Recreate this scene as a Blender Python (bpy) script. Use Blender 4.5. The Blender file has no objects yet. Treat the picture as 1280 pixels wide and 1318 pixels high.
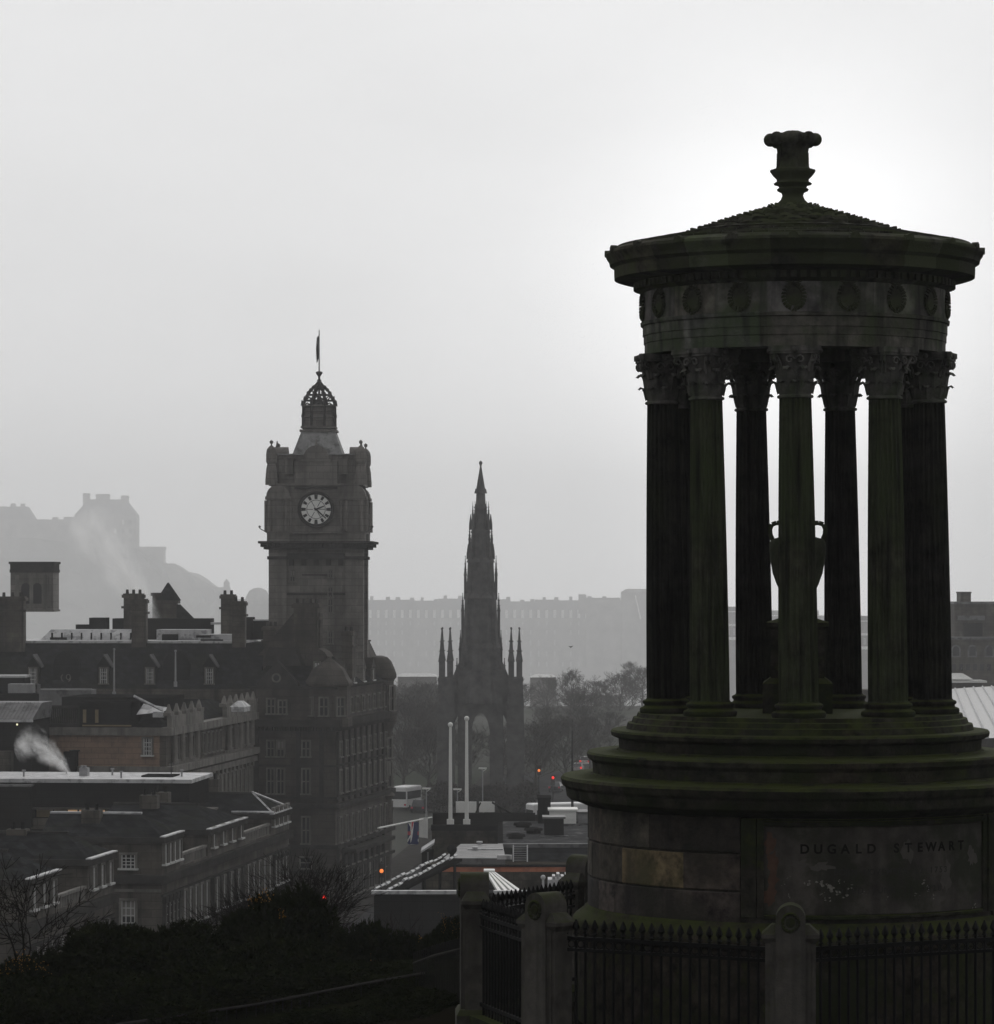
import bpy, bmesh, math, random
from mathutils import Vector, Matrix, noise
random.seed(7)
scene = bpy.context.scene
COL = scene.collection
R = math.radians
PI = math.pi
# ------------------------------------------------------------------ camera, sky, sun, exposure
EYE, FPX, U0, VH, K = 40.0, 4500.0, 640.0, 745.0, 1.0    # eye height, focal length (px), axis, horizon row, city scale
cam = bpy.data.cameras.new('camera')
cam.sensor_fit = 'HORIZONTAL'; cam.sensor_width = 36.0
cam.lens = FPX / 1280 * 36.0
cam.shift_y = (VH - 659.0) / 1280
cam.clip_start = 0.5; cam.clip_end = 9000
co = bpy.data.objects.new('camera', cam); COL.objects.link(co)
co.location = (0, 0, EYE); co.rotation_euler = (R(90), 0, 0)
scene.camera = co
SUN_EL, SUN_AZ = 34.0, 12.0                                # azimuth to the right of the view axis
w = bpy.data.worlds.new("World"); scene.world = w; w.use_nodes = True
nt = w.node_tree; nt.nodes.clear()
def N(nt, typ, **kw):
    n = nt.nodes.new(typ)
    for k, v in kw.items():
        if k.startswith('i_'):
            key = k[2:]; key = int(key) if key.isdigit() else key.replace('_', ' ')
            n.inputs[key].default_value = v
        else: setattr(n, k, v)
    return n
def math_n(nt, op, a, b=None, clamp=False):
    n = nt.nodes.new('ShaderNodeMath'); n.operation = op; n.use_clamp = clamp
    for i, x in enumerate((a, b)):
        if x is None: continue
        if isinstance(x, (int, float)): n.inputs[i].default_value = x
        else: nt.links.new(x, n.inputs[i])
    return n.outputs[0]
sky = N(nt, 'ShaderNodeTexSky', sky_type='NISHITA', sun_disc=False)
sky.sun_elevation = R(SUN_EL); sky.sun_rotation = R(SUN_AZ); sky.air_density = 2.0; sky.dust_density = 6.0
grey = N(nt, 'ShaderNodeRGBToBW'); nt.links.new(sky.outputs[0], grey.inputs[0])
tc = N(nt, 'ShaderNodeTexCoord'); sp = N(nt, 'ShaderNodeSeparateXYZ'); nt.links.new(tc.outputs['Generated'], sp.inputs[0])
X_, Y_, Z_ = sp.outputs
# overcast cloud deck: brighter towards the hidden sun ahead, dull behind, soft cloud texture
front = N(nt, 'ShaderNodeMapRange', interpolation_type='SMOOTHSTEP'); nt.links.new(Y_, front.inputs[0])
front.inputs[1].default_value = -0.35; front.inputs[2].default_value = 0.9; front.inputs[3].default_value = 0.40; front.inputs[4].default_value = 0.76
def blob(az, el, rad, amt):
    d = Vector((math.sin(R(az))*math.cos(R(el)), math.cos(R(az))*math.cos(R(el)), math.sin(R(el))))
    v = N(nt, 'ShaderNodeVectorMath', operation='DISTANCE'); nt.links.new(tc.outputs['Generated'], v.inputs[0]); v.inputs[1].default_value = d
    m = N(nt, 'ShaderNodeMapRange', interpolation_type='SMOOTHERSTEP'); nt.links.new(v.outputs['Value'], m.inputs[0])
    m.inputs[1].default_value = 0; m.inputs[2].default_value = rad; m.inputs[3].default_value = amt; m.inputs[4].default_value = 0
    return m.outputs[0]
tot = math_n(nt, 'ADD', front.outputs[0], blob(5.2, 4.6, 0.10, 0.36))
tot = math_n(nt, 'ADD', tot, blob(5.0, 0.8, 0.075, 0.36))
tot = math_n(nt, 'ADD', tot, blob(2.6, 3.2, 0.13, 0.14))
nz = N(nt, 'ShaderNodeTexNoise', i_Scale=9.0, i_Detail=5.0, i_Roughness=0.5)
mp = N(nt, 'ShaderNodeMapping'); mp.inputs['Scale'].default_value = (1, 1, 3); nt.links.new(tc.outputs['Generated'], mp.inputs[0]); nt.links.new(mp.outputs[0], nz.inputs[0])
tot = math_n(nt, 'MULTIPLY', tot, math_n(nt, 'ADD', math_n(nt, 'MULTIPLY', nz.outputs[0], 0.16), 0.92))
tot = math_n(nt, 'ADD', tot, math_n(nt, 'MULTIPLY', grey.outputs[0], 0.008))
cmb = N(nt, 'ShaderNodeMix', data_type='RGBA', blend_type='MULTIPLY'); cmb.inputs[0].default_value = 1
nt.links.new(tot, cmb.inputs[6]); cmb.inputs[7].default_value = (0.995, 0.995, 1.0, 1)
bg = N(nt, 'ShaderNodeBackground', i_Strength=1.0); nt.links.new(cmb.outputs[2], bg.inputs[0])
wo = N(nt, 'ShaderNodeOutputWorld'); nt.links.new(bg.outputs[0], wo.inputs[0])
sl = bpy.data.lights.new('sun', 'SUN'); sl.energy = 0.6; sl.angle = R(25); sl.color = (1, 0.97, 0.93)
so = bpy.data.objects.new('sun', sl); COL.objects.link(so)
dirv = Vector((math.sin(R(SUN_AZ))*math.cos(R(SUN_EL)), math.cos(R(SUN_AZ))*math.cos(R(SUN_EL)), math.sin(R(SUN_EL))))
so.rotation_euler = dirv.to_track_quat('Z', 'Y').to_euler(); so.location = (0, 0, 200)
vs = scene.view_settings; vs.view_transform = 'Standard'; vs.look = 'None'; vs.gamma = 1; vs.exposure = 0.0; vs.use_curve_mapping = False
scene.cycles.use_denoising = True
scene.cycles.volume_bounces = 2; scene.cycles.max_bounces = 6; scene.cycles.diffuse_bounces = 3
scene.cycles.volume_step_rate = 1.0; scene.cycles.volume_max_steps = 256
HAZE_DENSITY, HAZE_ANISO = 0.00026, 0.55

# ------------------------------------------------------------------ helpers
def P(u, v, Y): return Vector(((u-U0)*Y/FPX, Y, EYE + (VH-v)*Y/FPX))        # photo measure -> place at distance Y
def PK(u, v, Y): return P(u, v, Y*K)
def m(px, Y): return px*Y*K/FPX
GR = EYE - 23.5*K                                                            # street level
WM = {}
def Fm(loc, rz=0): return Matrix.Translation(loc) @ Matrix.Rotation(rz, 4, 'Z')
class MB:
    def __init__(s, M=None): s.v = []; s.f = []; s.mi = []; s.c = []; s.M = M or Matrix()
    def add(s, vs, fs, mi=0, c=None):
        b = len(s.v)
        s.v += [s.M @ Vector(p) for p in vs]
        for f in fs: s.f.append([b+i for i in f]); s.mi.append(mi); s.c.append(c)
        return s
    def box(s, x0, x1, y0, y1, z0, z1, mi=0, c=None):
        return s.add([(x0,y0,z0),(x1,y0,z0),(x1,y1,z0),(x0,y1,z0),(x0,y0,z1),(x1,y0,z1),(x1,y1,z1),(x0,y1,z1)],
              [(0,3,2,1),(4,5,6,7),(0,1,5,4),(1,2,6,5),(2,3,7,6),(3,0,4,7)], mi, c)
    def frus(s, x0, x1, y0, y1, z0, X0, X1, Y0, Y1, z1, mi=0):
        return s.add([(x0,y0,z0),(x1,y0,z0),(x1,y1,z0),(x0,y1,z0),(X0,Y0,z1),(X1,Y0,z1),(X1,Y1,z1),(X0,Y1,z1)],
              [(0,3,2,1),(4,5,6,7),(0,1,5,4),(1,2,6,5),(2,3,7,6),(3,0,4,7)], mi)
    def prism(s, pts, axis, a, b, mi=0):
        n = len(pts)
        def q(p, t): return {'x': (t, p[0], p[1]), 'y': (p[0], t, p[1]), 'z': (p[0], p[1], t)}[axis]
        vs = [q(p, a) for p in pts] + [q(p, b) for p in pts]
        fs = [tuple(range(n)), tuple(range(2*n-1, n-1, -1))] + [(i, (i+1) % n, n+(i+1) % n, n+i) for i in range(n)]
        return s.add(vs, fs, mi)
    def lathe(s, prof, n=48, c=(0,0), a0=0.0, a1=2*PI, mod=None, mi=0, tint=None, ends=True):
        full = abs(a1-a0-2*PI) < 1e-6
        k = n if full else n+1
        vs = []
        for j, (r, z) in enumerate(prof):
            for i in range(k):
                a = a0+(a1-a0)*i/n
                rr = r*(mod(a, j) if mod else 1)
                vs.append((c[0]+rr*math.sin(a), c[1]-rr*math.cos(a), z))
        b = len(s.v); s.v += [s.M @ Vector(p) for p in vs]
        for j in range(len(prof)-1):
            for i in range(n):
                i2 = (i+1) % k
                s.f.append([b+j*k+i, b+j*k+i2, b+(j+1)*k+i2, b+(j+1)*k+i]); s.mi.append(mi)
                s.c.append(tint(a0+(a1-a0)*(i+.5)/n, j) if tint else None)
        if full and ends:
            if prof[0][0] > 1e-4: s.f.append([b+i for i in range(k)][::-1]); s.mi.append(mi); s.c.append(None)
            if prof[-1][0] > 1e-4: s.f.append([b+(len(prof)-1)*k+i for i in range(k)]); s.mi.append(mi); s.c.append(None)
        return s
    def tube(s, p0, p1, r0, r1=None, n=6, mi=0, caps=True):
        r1 = r0 if r1 is None else r1
        p0 = Vector(p0); p1 = Vector(p1); d = (p1-p0)
        if d.length < 1e-6: return s
        d.normalize(); a = d.cross(Vector((0,0,1)) if abs(d.z) < .95 else Vector((1,0,0))).normalized(); b2 = d.cross(a)
        vs = [p0+(a*math.cos(2*PI*i/n)+b2*math.sin(2*PI*i/n))*r0 for i in range(n)] + [p1+(a*math.cos(2*PI*i/n)+b2*math.sin(2*PI*i/n))*r1 for i in range(n)]
        fs = [(i, (i+1) % n, n+(i+1) % n, n+i) for i in range(n)]
        if caps: fs += [tuple(range(n))[::-1], tuple(range(n, 2*n))]
        return s.add(vs, fs, mi)
    def path(s, pts, rs, n=6, mi=0):
        for i in range(len(pts)-1):
            s.tube(pts[i], pts[i+1], rs[i] if isinstance(rs, (list, tuple)) else rs, rs[i+1] if isinstance(rs, (list, tuple)) else rs, n, mi)
        return s
    def ball(s, c, r, n=8, sz=1.0, mi=0):
        h = n//2+1
        return s.lathe2(c, [(r*math.sin(PI*j/h), -r*sz*math.cos(PI*j/h)) for j in range(h+1)], n, mi)
    def lathe2(s, c, prof, n, mi=0):
        return s.lathe([(max(r, 1e-5), z+c[2]) for r, z in prof], n, (c[0], c[1]), mi=mi)
    def build(s, name, mats, parent=None, smooth=None, local=False):
        me = bpy.data.meshes.new(name)
        vs = s.v
        if parent is not None and not local:
            inv = WM[parent.name].inverted(); vs = [inv @ p for p in vs]
        me.from_pydata([tuple(p) for p in vs], [], s.f)
        for mt in (mats if isinstance(mats, (list, tuple)) else [mats]): me.materials.append(mt)
        me.polygons.foreach_set('material_index', s.mi)
        bm = bmesh.new(); bm.from_mesh(me)
        bmesh.ops.recalc_face_normals(bm, faces=bm.faces); bm.to_mesh(me); bm.free()
        at = me.attributes.new('tint', 'FLOAT_COLOR', 'CORNER')
        buf = []
        for i, p in enumerate(me.polygons):
            c = s.c[i] or (1, 1, 1)
            buf += list((c[0], c[1], c[2], 1.0))*p.loop_total
        at.data.foreach_set('color', buf)
        if smooth is not None:
            me.shade_smooth(); me.set_sharp_from_angle(angle=R(smooth))
        o = bpy.data.objects.new(name, me); COL.objects.link(o)
        if parent is not None:
            o.parent = parent; WM[o.name] = WM[parent.name].copy()
        else: WM[o.name] = Matrix()
        return o
def tag(o, label=None, cat=None, group=None, kind=None):
    if label: o['label'] = label
    if cat: o['category'] = cat
    if group: o['group'] = group
    if kind: o['kind'] = kind
    return o
def thing(name, label, cat, loc=(0,0,0), rz=0.0, group=None):
    o = bpy.data.objects.new(name, None); COL.objects.link(o); o.empty_display_size = .3
    o.location = loc; o.rotation_euler = (0, 0, rz); WM[o.name] = Fm(Vector(loc), rz)
    return tag(o, label, cat, group)
def solo(mb, name, mat, label, cat, loc, group=None, smooth=None):
    """a thing that is one mesh, its origin at its base"""
    M = Fm(Vector(loc)); inv = M.inverted(); mb.v = [inv @ p for p in mb.v]
    o = mb.build(name, mat, None, smooth); o.location = loc; WM[o.name] = M
    return tag(o, label, cat, group)
def dup(o, parent=None):
    c = o.copy(); COL.objects.link(c); WM[c.name] = WM.get(o.name, Matrix())
    if parent is not None: c.parent = parent
    for ch in list(o.children): dup(ch, c)
    return c

# ------------------------------------------------------------------ materials
def mat(name, c1, c2, scale=3.0, rough=0.8, c3=None, sc3=0.7, t3=(0.5, 0.62), bump=0.0, bscale=None, tint=False, moss=None, spec=0.3, brick=None, streak=None, metal=0.0, alpha=None):
    M = bpy.data.materials.new(name); M.use_nodes = True; t = M.node_tree; b = t.nodes['Principled BSDF']
    tc = N(t, 'ShaderNodeTexCoord'); L = t.links.new
    n1 = N(t, 'ShaderNodeTexNoise', i_Scale=scale, i_Detail=8.0, i_Roughness=0.65); L(tc.outputs['Object'], n1.inputs[0])
    r = N(t, 'ShaderNodeMapRange'); L(n1.outputs[0], r.inputs[0]); r.inputs[1].default_value = .32; r.inputs[2].default_value = .68
    def mix(a, bb, f, mode='MIX'):
        x = N(t, 'ShaderNodeMix', data_type='RGBA', blend_type=mode)
        for i, q in ((0, f), (6, a), (7, bb)):
            if isinstance(q, (int, float)): x.inputs[i].default_value = q
            elif isinstance(q, tuple): x.inputs[i].default_value = (*q, 1)
            else: L(q, x.inputs[i])
        return x.outputs[2]
    col = mix(c1, c2, r.outputs[0])
    if c3:
        n3 = N(t, 'ShaderNodeTexNoise', i_Scale=sc3, i_Detail=6.0, i_Roughness=0.6); L(tc.outputs['Object'], n3.inputs[0])
        r3 = N(t, 'ShaderNodeMapRange'); L(n3.outputs[0], r3.inputs[0]); r3.inputs[1].default_value = t3[0]; r3.inputs[2].default_value = t3[1]
        col = mix(col, c3, r3.outputs[0])
    hgt = n1.outputs[0]
    if streak:
        mp = N(t, 'ShaderNodeMapping'); mp.inputs['Scale'].default_value = (streak[1], streak[1], streak[1]*.06); L(tc.outputs['Object'], mp.inputs[0])
        n4 = N(t, 'ShaderNodeTexNoise', i_Scale=1.0, i_Detail=4.0); L(mp.outputs[0], n4.inputs[0])
        r4 = N(t, 'ShaderNodeMapRange'); L(n4.outputs[0], r4.inputs[0]); r4.inputs[1].default_value = .48; r4.inputs[2].default_value = .7; r4.inputs[4].default_value = streak[2]
        col = mix(col, streak[0], r4.outputs[0])
    if brick:
        s = N(t, 'ShaderNodeSeparateXYZ'); L(tc.outputs['Object'], s.inputs[0])
        c = N(t, 'ShaderNodeCombineXYZ'); L(math_n(t, 'ADD', s.outputs[0], s.outputs[1]), c.inputs[0]); L(s.outputs[2], c.inputs[1])
        bt = N(t, 'ShaderNodeTexBrick', i_Scale=1.0); L(c.outputs[0], bt.inputs[0])
        bt.inputs['Color1'].default_value = (1, 1, 1, 1); bt.inputs['Color2'].default_value = (brick[2],)*3+(1,); bt.inputs['Mortar'].default_value = (.45, .45, .45, 1)
        bt.inputs['Brick Width'].default_value = brick[0]; bt.inputs['Row Height'].default_value = brick[1]; bt.inputs['Mortar Size'].default_value = brick[1]*.035
        bt.inputs['Mortar Smooth'].default_value = .3
        col = mix(col, bt.outputs[0], 1.0, 'MULTIPLY')
    if tint:
        a = N(t, 'ShaderNodeAttribute', attribute_name='tint'); col = mix(col, a.outputs['Color'], 1.0, 'MULTIPLY')
    if moss:
        g = N(t, 'ShaderNodeNewGeometry'); s2 = N(t, 'ShaderNodeSeparateXYZ'); L(g.outputs['Normal'], s2.inputs[0])
        nm = N(t, 'ShaderNodeTexNoise', i_Scale=moss[2], i_Detail=6.0, i_Roughness=.7); L(tc.outputs['Object'], nm.inputs[0])
        f = math_n(t, 'ADD', math_n(t, 'MULTIPLY', s2.outputs[2], moss[1]), math_n(t, 'MULTIPLY', math_n(t, 'SUBTRACT', nm.outputs[0], .5), 2.2), False)
        rm = N(t, 'ShaderNodeMapRange'); L(f, rm.inputs[0]); rm.inputs[1].default_value = .08; rm.inputs[2].default_value = .55; rm.inputs[4].default_value = .9
        col = mix(col, moss[0], rm.outputs[0])
    L(col, b.inputs['Base Color']); b.inputs['Roughness'].default_value = rough; b.inputs['Specular IOR Level'].default_value = spec; b.inputs['Metallic'].default_value = metal
    if bump:
        nb = N(t, 'ShaderNodeTexNoise', i_Scale=bscale or scale*6, i_Detail=8.0, i_Roughness=.7); L(tc.outputs['Object'], nb.inputs[0])
        bp = N(t, 'ShaderNodeBump', i_Strength=bump, i_Distance=.02); L(nb.outputs[0], bp.inputs['Height']); L(bp.outputs[0], b.inputs['Normal'])
    return M
def glow(name, c, s):
    M = bpy.data.materials.new(name); M.use_nodes = True; b = M.node_tree.nodes['Principled BSDF']
    b.inputs['Base Color'].default_value = (*c, 1); b.inputs['Emission Color'].default_value = (*c, 1); b.inputs['Emission Strength'].default_value = s
    return M
MOSS = (.030, .036, .010)
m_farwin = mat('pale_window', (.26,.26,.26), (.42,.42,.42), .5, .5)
m_blind = mat('window_blind', (.16,.155,.145), (.26,.25,.235), 1.0, .8)
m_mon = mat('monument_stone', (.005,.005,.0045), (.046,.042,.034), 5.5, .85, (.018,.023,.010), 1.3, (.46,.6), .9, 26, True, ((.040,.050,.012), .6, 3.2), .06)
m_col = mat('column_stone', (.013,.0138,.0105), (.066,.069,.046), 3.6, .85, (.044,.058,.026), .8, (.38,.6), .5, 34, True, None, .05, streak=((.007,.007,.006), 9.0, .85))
m_colk = mat('dark_column_stone', (.0065,.0065,.006), (.032,.032,.028), 3.6, .85, (.020,.024,.013), .9, (.46,.62), .5, 34, True, None, .05, streak=((.004,.004,.004), 8.0, .85))  # darker copy of the column stone, for the side and back columns
m_ent = mat('entablature_stone', (.035,.034,.033), (.19,.182,.168), 3.4, .85, (.06,.072,.045), 1.6, (.46,.6), .6, 30, True, None, .1, streak=((.018,.018,.018), 7.0, .9))
m_roofst = mat('monument_roof_stone', (.009,.0095,.008), (.075,.074,.058), 5.0, .85, (.045,.052,.028), 1.6, (.44,.58), .6, 34, True, None, .02)
m_letter = mat('incised_letters', (.007,.0065,.006), (.013,.012,.011), 20, .95, spec=0.0)
m_lichen = mat('pale_lichen', (0.112,0.105,0.091), (0.21,0.203,0.182), 30, .9)
m_panel = mat('panel_stone', (.030,.027,.025), (.085,.076,.068), 2.4, .8, (.026,.029,.019), 2.0, (.46,.6), .6, 26, True, None, .12, streak=((.022,.021,.019), 6.0, .6))
m_post = mat('post_stone', (0.0558,0.05208,0.04836), (0.09672,0.08928,0.07812), 6, .85, (0.0372,0.03348,0.02976), 2.0, (.5,.65), .5, 40, False, (MOSS, .75, 3.0), .2, streak=((0.02976,0.02827,0.02604), 8.0, .6))
m_iron = mat('black_iron', (0.0018,0.0018,0.0021), (0.0042,0.0042,0.0045), 12, .5, spec=.08)
m_stone = mat('city_sandstone', (0.05859,0.05275,0.04553), (0.1255,0.1119,0.09547), .9, .85, (0.03766,0.03437,0.03084), .35, (.5,.66), 0, None, False, None, .2, brick=(1.1,.42,.75), streak=((0.0293,0.02717,0.02424), 1.6, .8))
m_stone2 = mat('hotel_sandstone', (0.04972,0.04463,0.03987), (0.0953,0.08526,0.07523), .8, .85, (0.03315,0.03029,0.02784), .3, (.5,.66), 0, None, False, None, .2, brick=(1.3,.5,.8), streak=((0.02652,0.0239,0.02256), 1.2, .7))
m_tower = mat('tower_sandstone', (0.1216,0.1144,0.1073), (0.2145,0.2002,0.1859), .8, .85, (0.0858,0.08008,0.07436), .3, (.5,.66), 0, None, False, None, .2, brick=(1.2,.5,.8), streak=((0.0495,0.0473,0.044), 1.5, .7))
m_trim = mat('weathered_trim', (0.108,0.1026,0.09504), (0.2052,0.1944,0.1782), 1.2, .85, streak=((0.054,0.05184,0.0486), 2.0, .8))
m_trimd = mat('sooty_trim', (0.0288,0.02752,0.02688), (0.0576,0.05504,0.05248), 1.2, .85, spec=0)
m_paint = mat('white_paint', (.40,.40,.395), (.56,.56,.55), 3, .5)
m_glass = mat('dark_glass', (.012,.013,.015), (.03,.032,.036), .8, .12, spec=.6)
m_slate = mat('slate_roof', (.012,.0125,.0135), (.042,.043,.046), 1.6, .85, (.03,.032,.026), .5, (.5,.66), brick=(.55,.30,.5), spec=0.0)
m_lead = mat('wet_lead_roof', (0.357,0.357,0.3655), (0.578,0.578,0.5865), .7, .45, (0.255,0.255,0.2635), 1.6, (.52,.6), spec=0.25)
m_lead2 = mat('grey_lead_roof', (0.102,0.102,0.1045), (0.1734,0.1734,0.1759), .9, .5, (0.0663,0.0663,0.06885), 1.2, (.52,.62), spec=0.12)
m_brick = mat('orange_brick', (0.204,0.138,0.102), (0.3,0.204,0.15), 1.6, .9, (0.144,0.102,0.0816), .5, (.5,.68), brick=(.9,.36,.8))
m_red = mat('red_brick_parapet', (.36,.13,.075), (.50,.20,.12), 2.0, .9, (.25,.11,.08), .8, (.5,.65), spec=0)
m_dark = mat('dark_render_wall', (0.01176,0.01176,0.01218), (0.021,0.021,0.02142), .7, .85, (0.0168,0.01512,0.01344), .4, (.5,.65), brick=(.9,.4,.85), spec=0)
m_rubble = mat('rubble_wall', (0.035,0.0315,0.0266), (0.098,0.0875,0.07), 2.5, .9, (0.021,0.0196,0.0182), .7, (.5,.66), brick=(.9,.42,.6), spec=0)
m_ochre = mat('ochre_plaster', (0.154,0.119,0.07), (0.224,0.175,0.105), 1.5, .85)
m_metal = mat('grey_metal', (.20,.20,.205), (.32,.32,.325), 2, .45)
m_spire = mat('soot_black_stone', (0.05355,0.05355,0.05355), (0.1109,0.109,0.1071), 1.0, .9)
m_bark = mat('winter_bark', (0.01,0.009,0.008), (0.021,0.019,0.017), 6, .9, spec=0)
m_barkf = mat('grey_winter_twigs', (0.04637,0.04327,0.04122), (0.08243,0.07831,0.07213), 3, .9, spec=0)
m_gorse = mat('gorse_spines', (0.00546,0.007644,0.003276), (0.01529,0.01966,0.006552), 2.2, .85, (0.02184,0.02293,0.00819), 1.2, (.58,.7), spec=0)
m_bloom = mat('gorse_blossom', (0.2475,0.121,0.011), (0.385,0.198,0.022), 9, .7)
m_hill = mat('hill_grass', (0.004,0.0048,0.0024), (0.0096,0.0104,0.0044), .8, 1.0, (0.0064,0.0056,0.0032), .2, spec=0.0)
m_ground = mat('town_ground', (.05,.052,.048), (.09,.092,.085), .02, 1.0, (.04,.05,.035), .006, spec=0)
m_road = mat('wet_asphalt', (0.036,0.036,0.0376), (0.056,0.056,0.0576), .5, .8, spec=0)
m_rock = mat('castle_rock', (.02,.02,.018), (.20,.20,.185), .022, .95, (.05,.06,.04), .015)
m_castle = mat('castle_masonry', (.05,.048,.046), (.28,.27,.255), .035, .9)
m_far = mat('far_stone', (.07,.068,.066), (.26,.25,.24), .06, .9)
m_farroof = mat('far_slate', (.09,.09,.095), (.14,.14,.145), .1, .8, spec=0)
m_white = mat('white_panel', (.66,.66,.64), (.76,.76,.74), 1.0, .5)
m_clock = mat('clock_white', (.74,.74,.72), (.82,.82,.80), 1.0, .6)
m_blk = mat('black_paint', (0.007,0.007,0.0077), (0.014,0.014,0.0147), 3, .4)
m_carw = mat('white_car_paint', (.6,.6,.6), (.66,.66,.66), 1, .25)
m_card = mat('dark_car_paint', (.03,.03,.035), (.045,.045,.05), 1, .25)
m_rub = mat('tyre_rubber', (.012,.012,.012), (.02,.02,.02), 8, .8)
m_redf = mat('flag_red', (.42,.04,.07), (.5,.06,.09), 5, .8)
m_bluef = mat('flag_navy', (.02,.03,.10), (.03,.04,.13), 5, .8)
g_red = glow('red_signal_light', (1.0,.03,.02), 1.2)
g_amb = glow('amber_lamp_light', (1.0,.25,.05), 1.0)
g_warm = glow('lit_window', (1.0,.62,.34), .22)
g_lamp = glow('white_lamp', (1.0,.88,.55), .9)

# ------------------------------------------------------------------ setting: hill, ground, road
def hill_z(x, y):
    def lerp(pts, t):
        if t <= pts[0][0]: return pts[0][1]
        for (a, za), (b, zb) in zip(pts, pts[1:]):
            if t <= b: return za+(zb-za)*(t-a)/(b-a)
        return pts[-1][1]
    z = lerp([(-60,-1.9),(0,-1.75),(30,-5.0),(36,-5.25),(50,-5.3),(62,-8.2),(90,-17),(130,-28),(150,-23.5*K-3)], y)
    side = max(0.0, (0.3-x))*0.12 if y > 20 else 0
    return EYE+z-min(side, 3.0)*min(1, max(0, (y-20)/15)) + 0.10*noise.noise(Vector((x*.5, y*.5, 0)))
mb = MB(); nx, ny = 70, 90
vs = [];
for j in range(ny+1):
    y = -60+210*j/ny
    for i in range(nx+1):
        x = -50+100*i/nx
        vs.append((x, y, hill_z(x, y)))
mb.add(vs, [(j*(nx+1)+i, j*(nx+1)+i+1, (j+1)*(nx+1)+i+1, (j+1)*(nx+1)+i) for j in range(ny) for i in range(nx)])
tag(mb.build('hill', m_hill, smooth=60), kind='structure')
mb = MB(); ys = [(-150,0),(560,0),(700,-2),(1500,-70),(2300,-125),(5700,-125)]
mb.add([(sx*2400,y,GR+z) for y,z in ys for sx in (-1,1)], [(2*i,2*i+1,2*i+3,2*i+2) for i in range(5)]); tag(mb.build('ground', m_ground), kind='structure')
mb = MB()
ctr = [(-18,140,9),(-10.5,200,7.5),(-3.2,240,6.5),(3,330,6.5),(8.5,425,7)]
for (xa,ya,wa),(xb,yb,wb) in zip(ctr, ctr[1:]):
    mb.add([((xa-wa)*K,ya*K,GR+.02),((xa+wa)*K,ya*K,GR+.02),((xb+wb)*K,yb*K,GR+.02),((xb-wb)*K,yb*K,GR+.02)], [(0,1,2,3)])
tag(mb.build('road', m_road), kind='structure')
mb = MB()
for side in (-1, 1):
    for (xa,ya,wa),(xb,yb,wb) in zip(ctr, ctr[1:]):
        a = (xa+side*wa)*K; b = (xb+side*wb)*K; q = side*2.6
        mb.add([(a,ya*K,GR-.02),(a+q,ya*K,GR-.02),(b+q,yb*K,GR-.02),(b,yb*K,GR-.02),(a,ya*K,GR+.14),(a+q,ya*K,GR+.14),(b+q,yb*K,GR+.14),(b,yb*K,GR+.14)],
               [(4,5,6,7),(0,1,5,4),(1,2,6,5),(2,3,7,6),(3,0,4,7)])
tag(mb.build('pavement', m_trimd), kind='structure')

# ------------------------------------------------------------------ the round temple monument
AX = (1031-U0)*42/FPX; S42 = FPX/42.0
def zz(v): return (VH-v)/S42                 # height over the eye, read at the axis
LEAN = .0115
def off(v): return Vector((AX-(1100-v)/S42*LEAN, 42, EYE))
TURN = -math.atan2(AX, 42)                  # the temple squarely faces the viewpoint
def MO(v): return Fm(off(v), TURN)
mon = thing('round_temple_monument', 'dark sooty round temple with nine fluted columns and a domed scaled roof', 'monument', (AX, 42, EYE-5.25))
def prof(lst): return [(h/S42, zz(v)) for h, v in lst]
def blocks(n, lo, hi, seed, br=0.0):
    rnd = random.Random(seed); tab = {}
    def f(a, j):
        k = (int(((a+br) % (2*PI))/(2*PI)*n), j)
        if k[0] not in tab:
            g = rnd.uniform(lo, hi); tab[k[0]] = (g*rnd.uniform(.96,1.06), g*rnd.uniform(.97,1.05), g*rnd.uniform(.88,1.02))
        return tab[k[0]]
    return f
# podium steps
b = MB(MO(960))
b.lathe(prof([(1,917),(208,917),(209.5,922),(214,923),(216,929),(221,930),(223,937.5),(241,938.5),(243,941),(242,946),(238,948),(233,950),(232,962)]), 160, tint=blocks(20,.7,1.3,1))
b.build('upper_step', m_mon, mon, 30)
b = MB(MO(980))
b.lathe(prof([(150,962.4),(234,962.6),(236,965),(272,966.5),(274,969),(273,975),(269,978),(267,980),(266,993)]), 160, tint=blocks(22,.7,1.3,2))
b.build('middle_step', m_mon, mon, 30)
b = MB(MO(1010))
b.lathe(prof([(150,993.4),(268,993.6),(270,996),(305,997.5),(308,1001),(306,1009),(302,1013),(300,1024),(297,1027),(285,1031),(277,1034.5)]), 160, tint=blocks(24,.7,1.3,3))
b.build('lower_step', m_mon, mon, 30)
# drum: backing cylinder and separate ashlar blocks
MD = MO(1100)
b = MB(MD)
RD = 274/S42
b.lathe([(RD-.03, zz(1034.5)), (RD-.03, zz(1165))], 128, ends=False)
rnd = random.Random(11)
def patch(b, a0, a1, z0, z1, r, c, dep=.03, mi=0):
    n = max(2, int((a1-a0)/R(2.5))); bv = .008
    vs = []
    for i in range(n+1):
        a = a0+(a1-a0)*i/n
        for rr, z in ((r-dep, z0), (r-bv, z0), (r, z0+bv), (r, z1-bv), (r-bv, z1), (r-dep, z1)):
            vs.append((rr*math.sin(a), -rr*math.cos(a), z))
    fs = [(6*i+j, 6*i+j+1, 6*i+6+j+1, 6*i+6+j) for i in range(n) for j in range(5)] + [tuple(range(6)), tuple(range(6*n+5, 6*n-1, -1))]
    b.add(vs, fs, mi, c)
cs = [(1035,1078,.012),(1080.5,1124,.012),(1126.5,1163,.012)]
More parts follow.
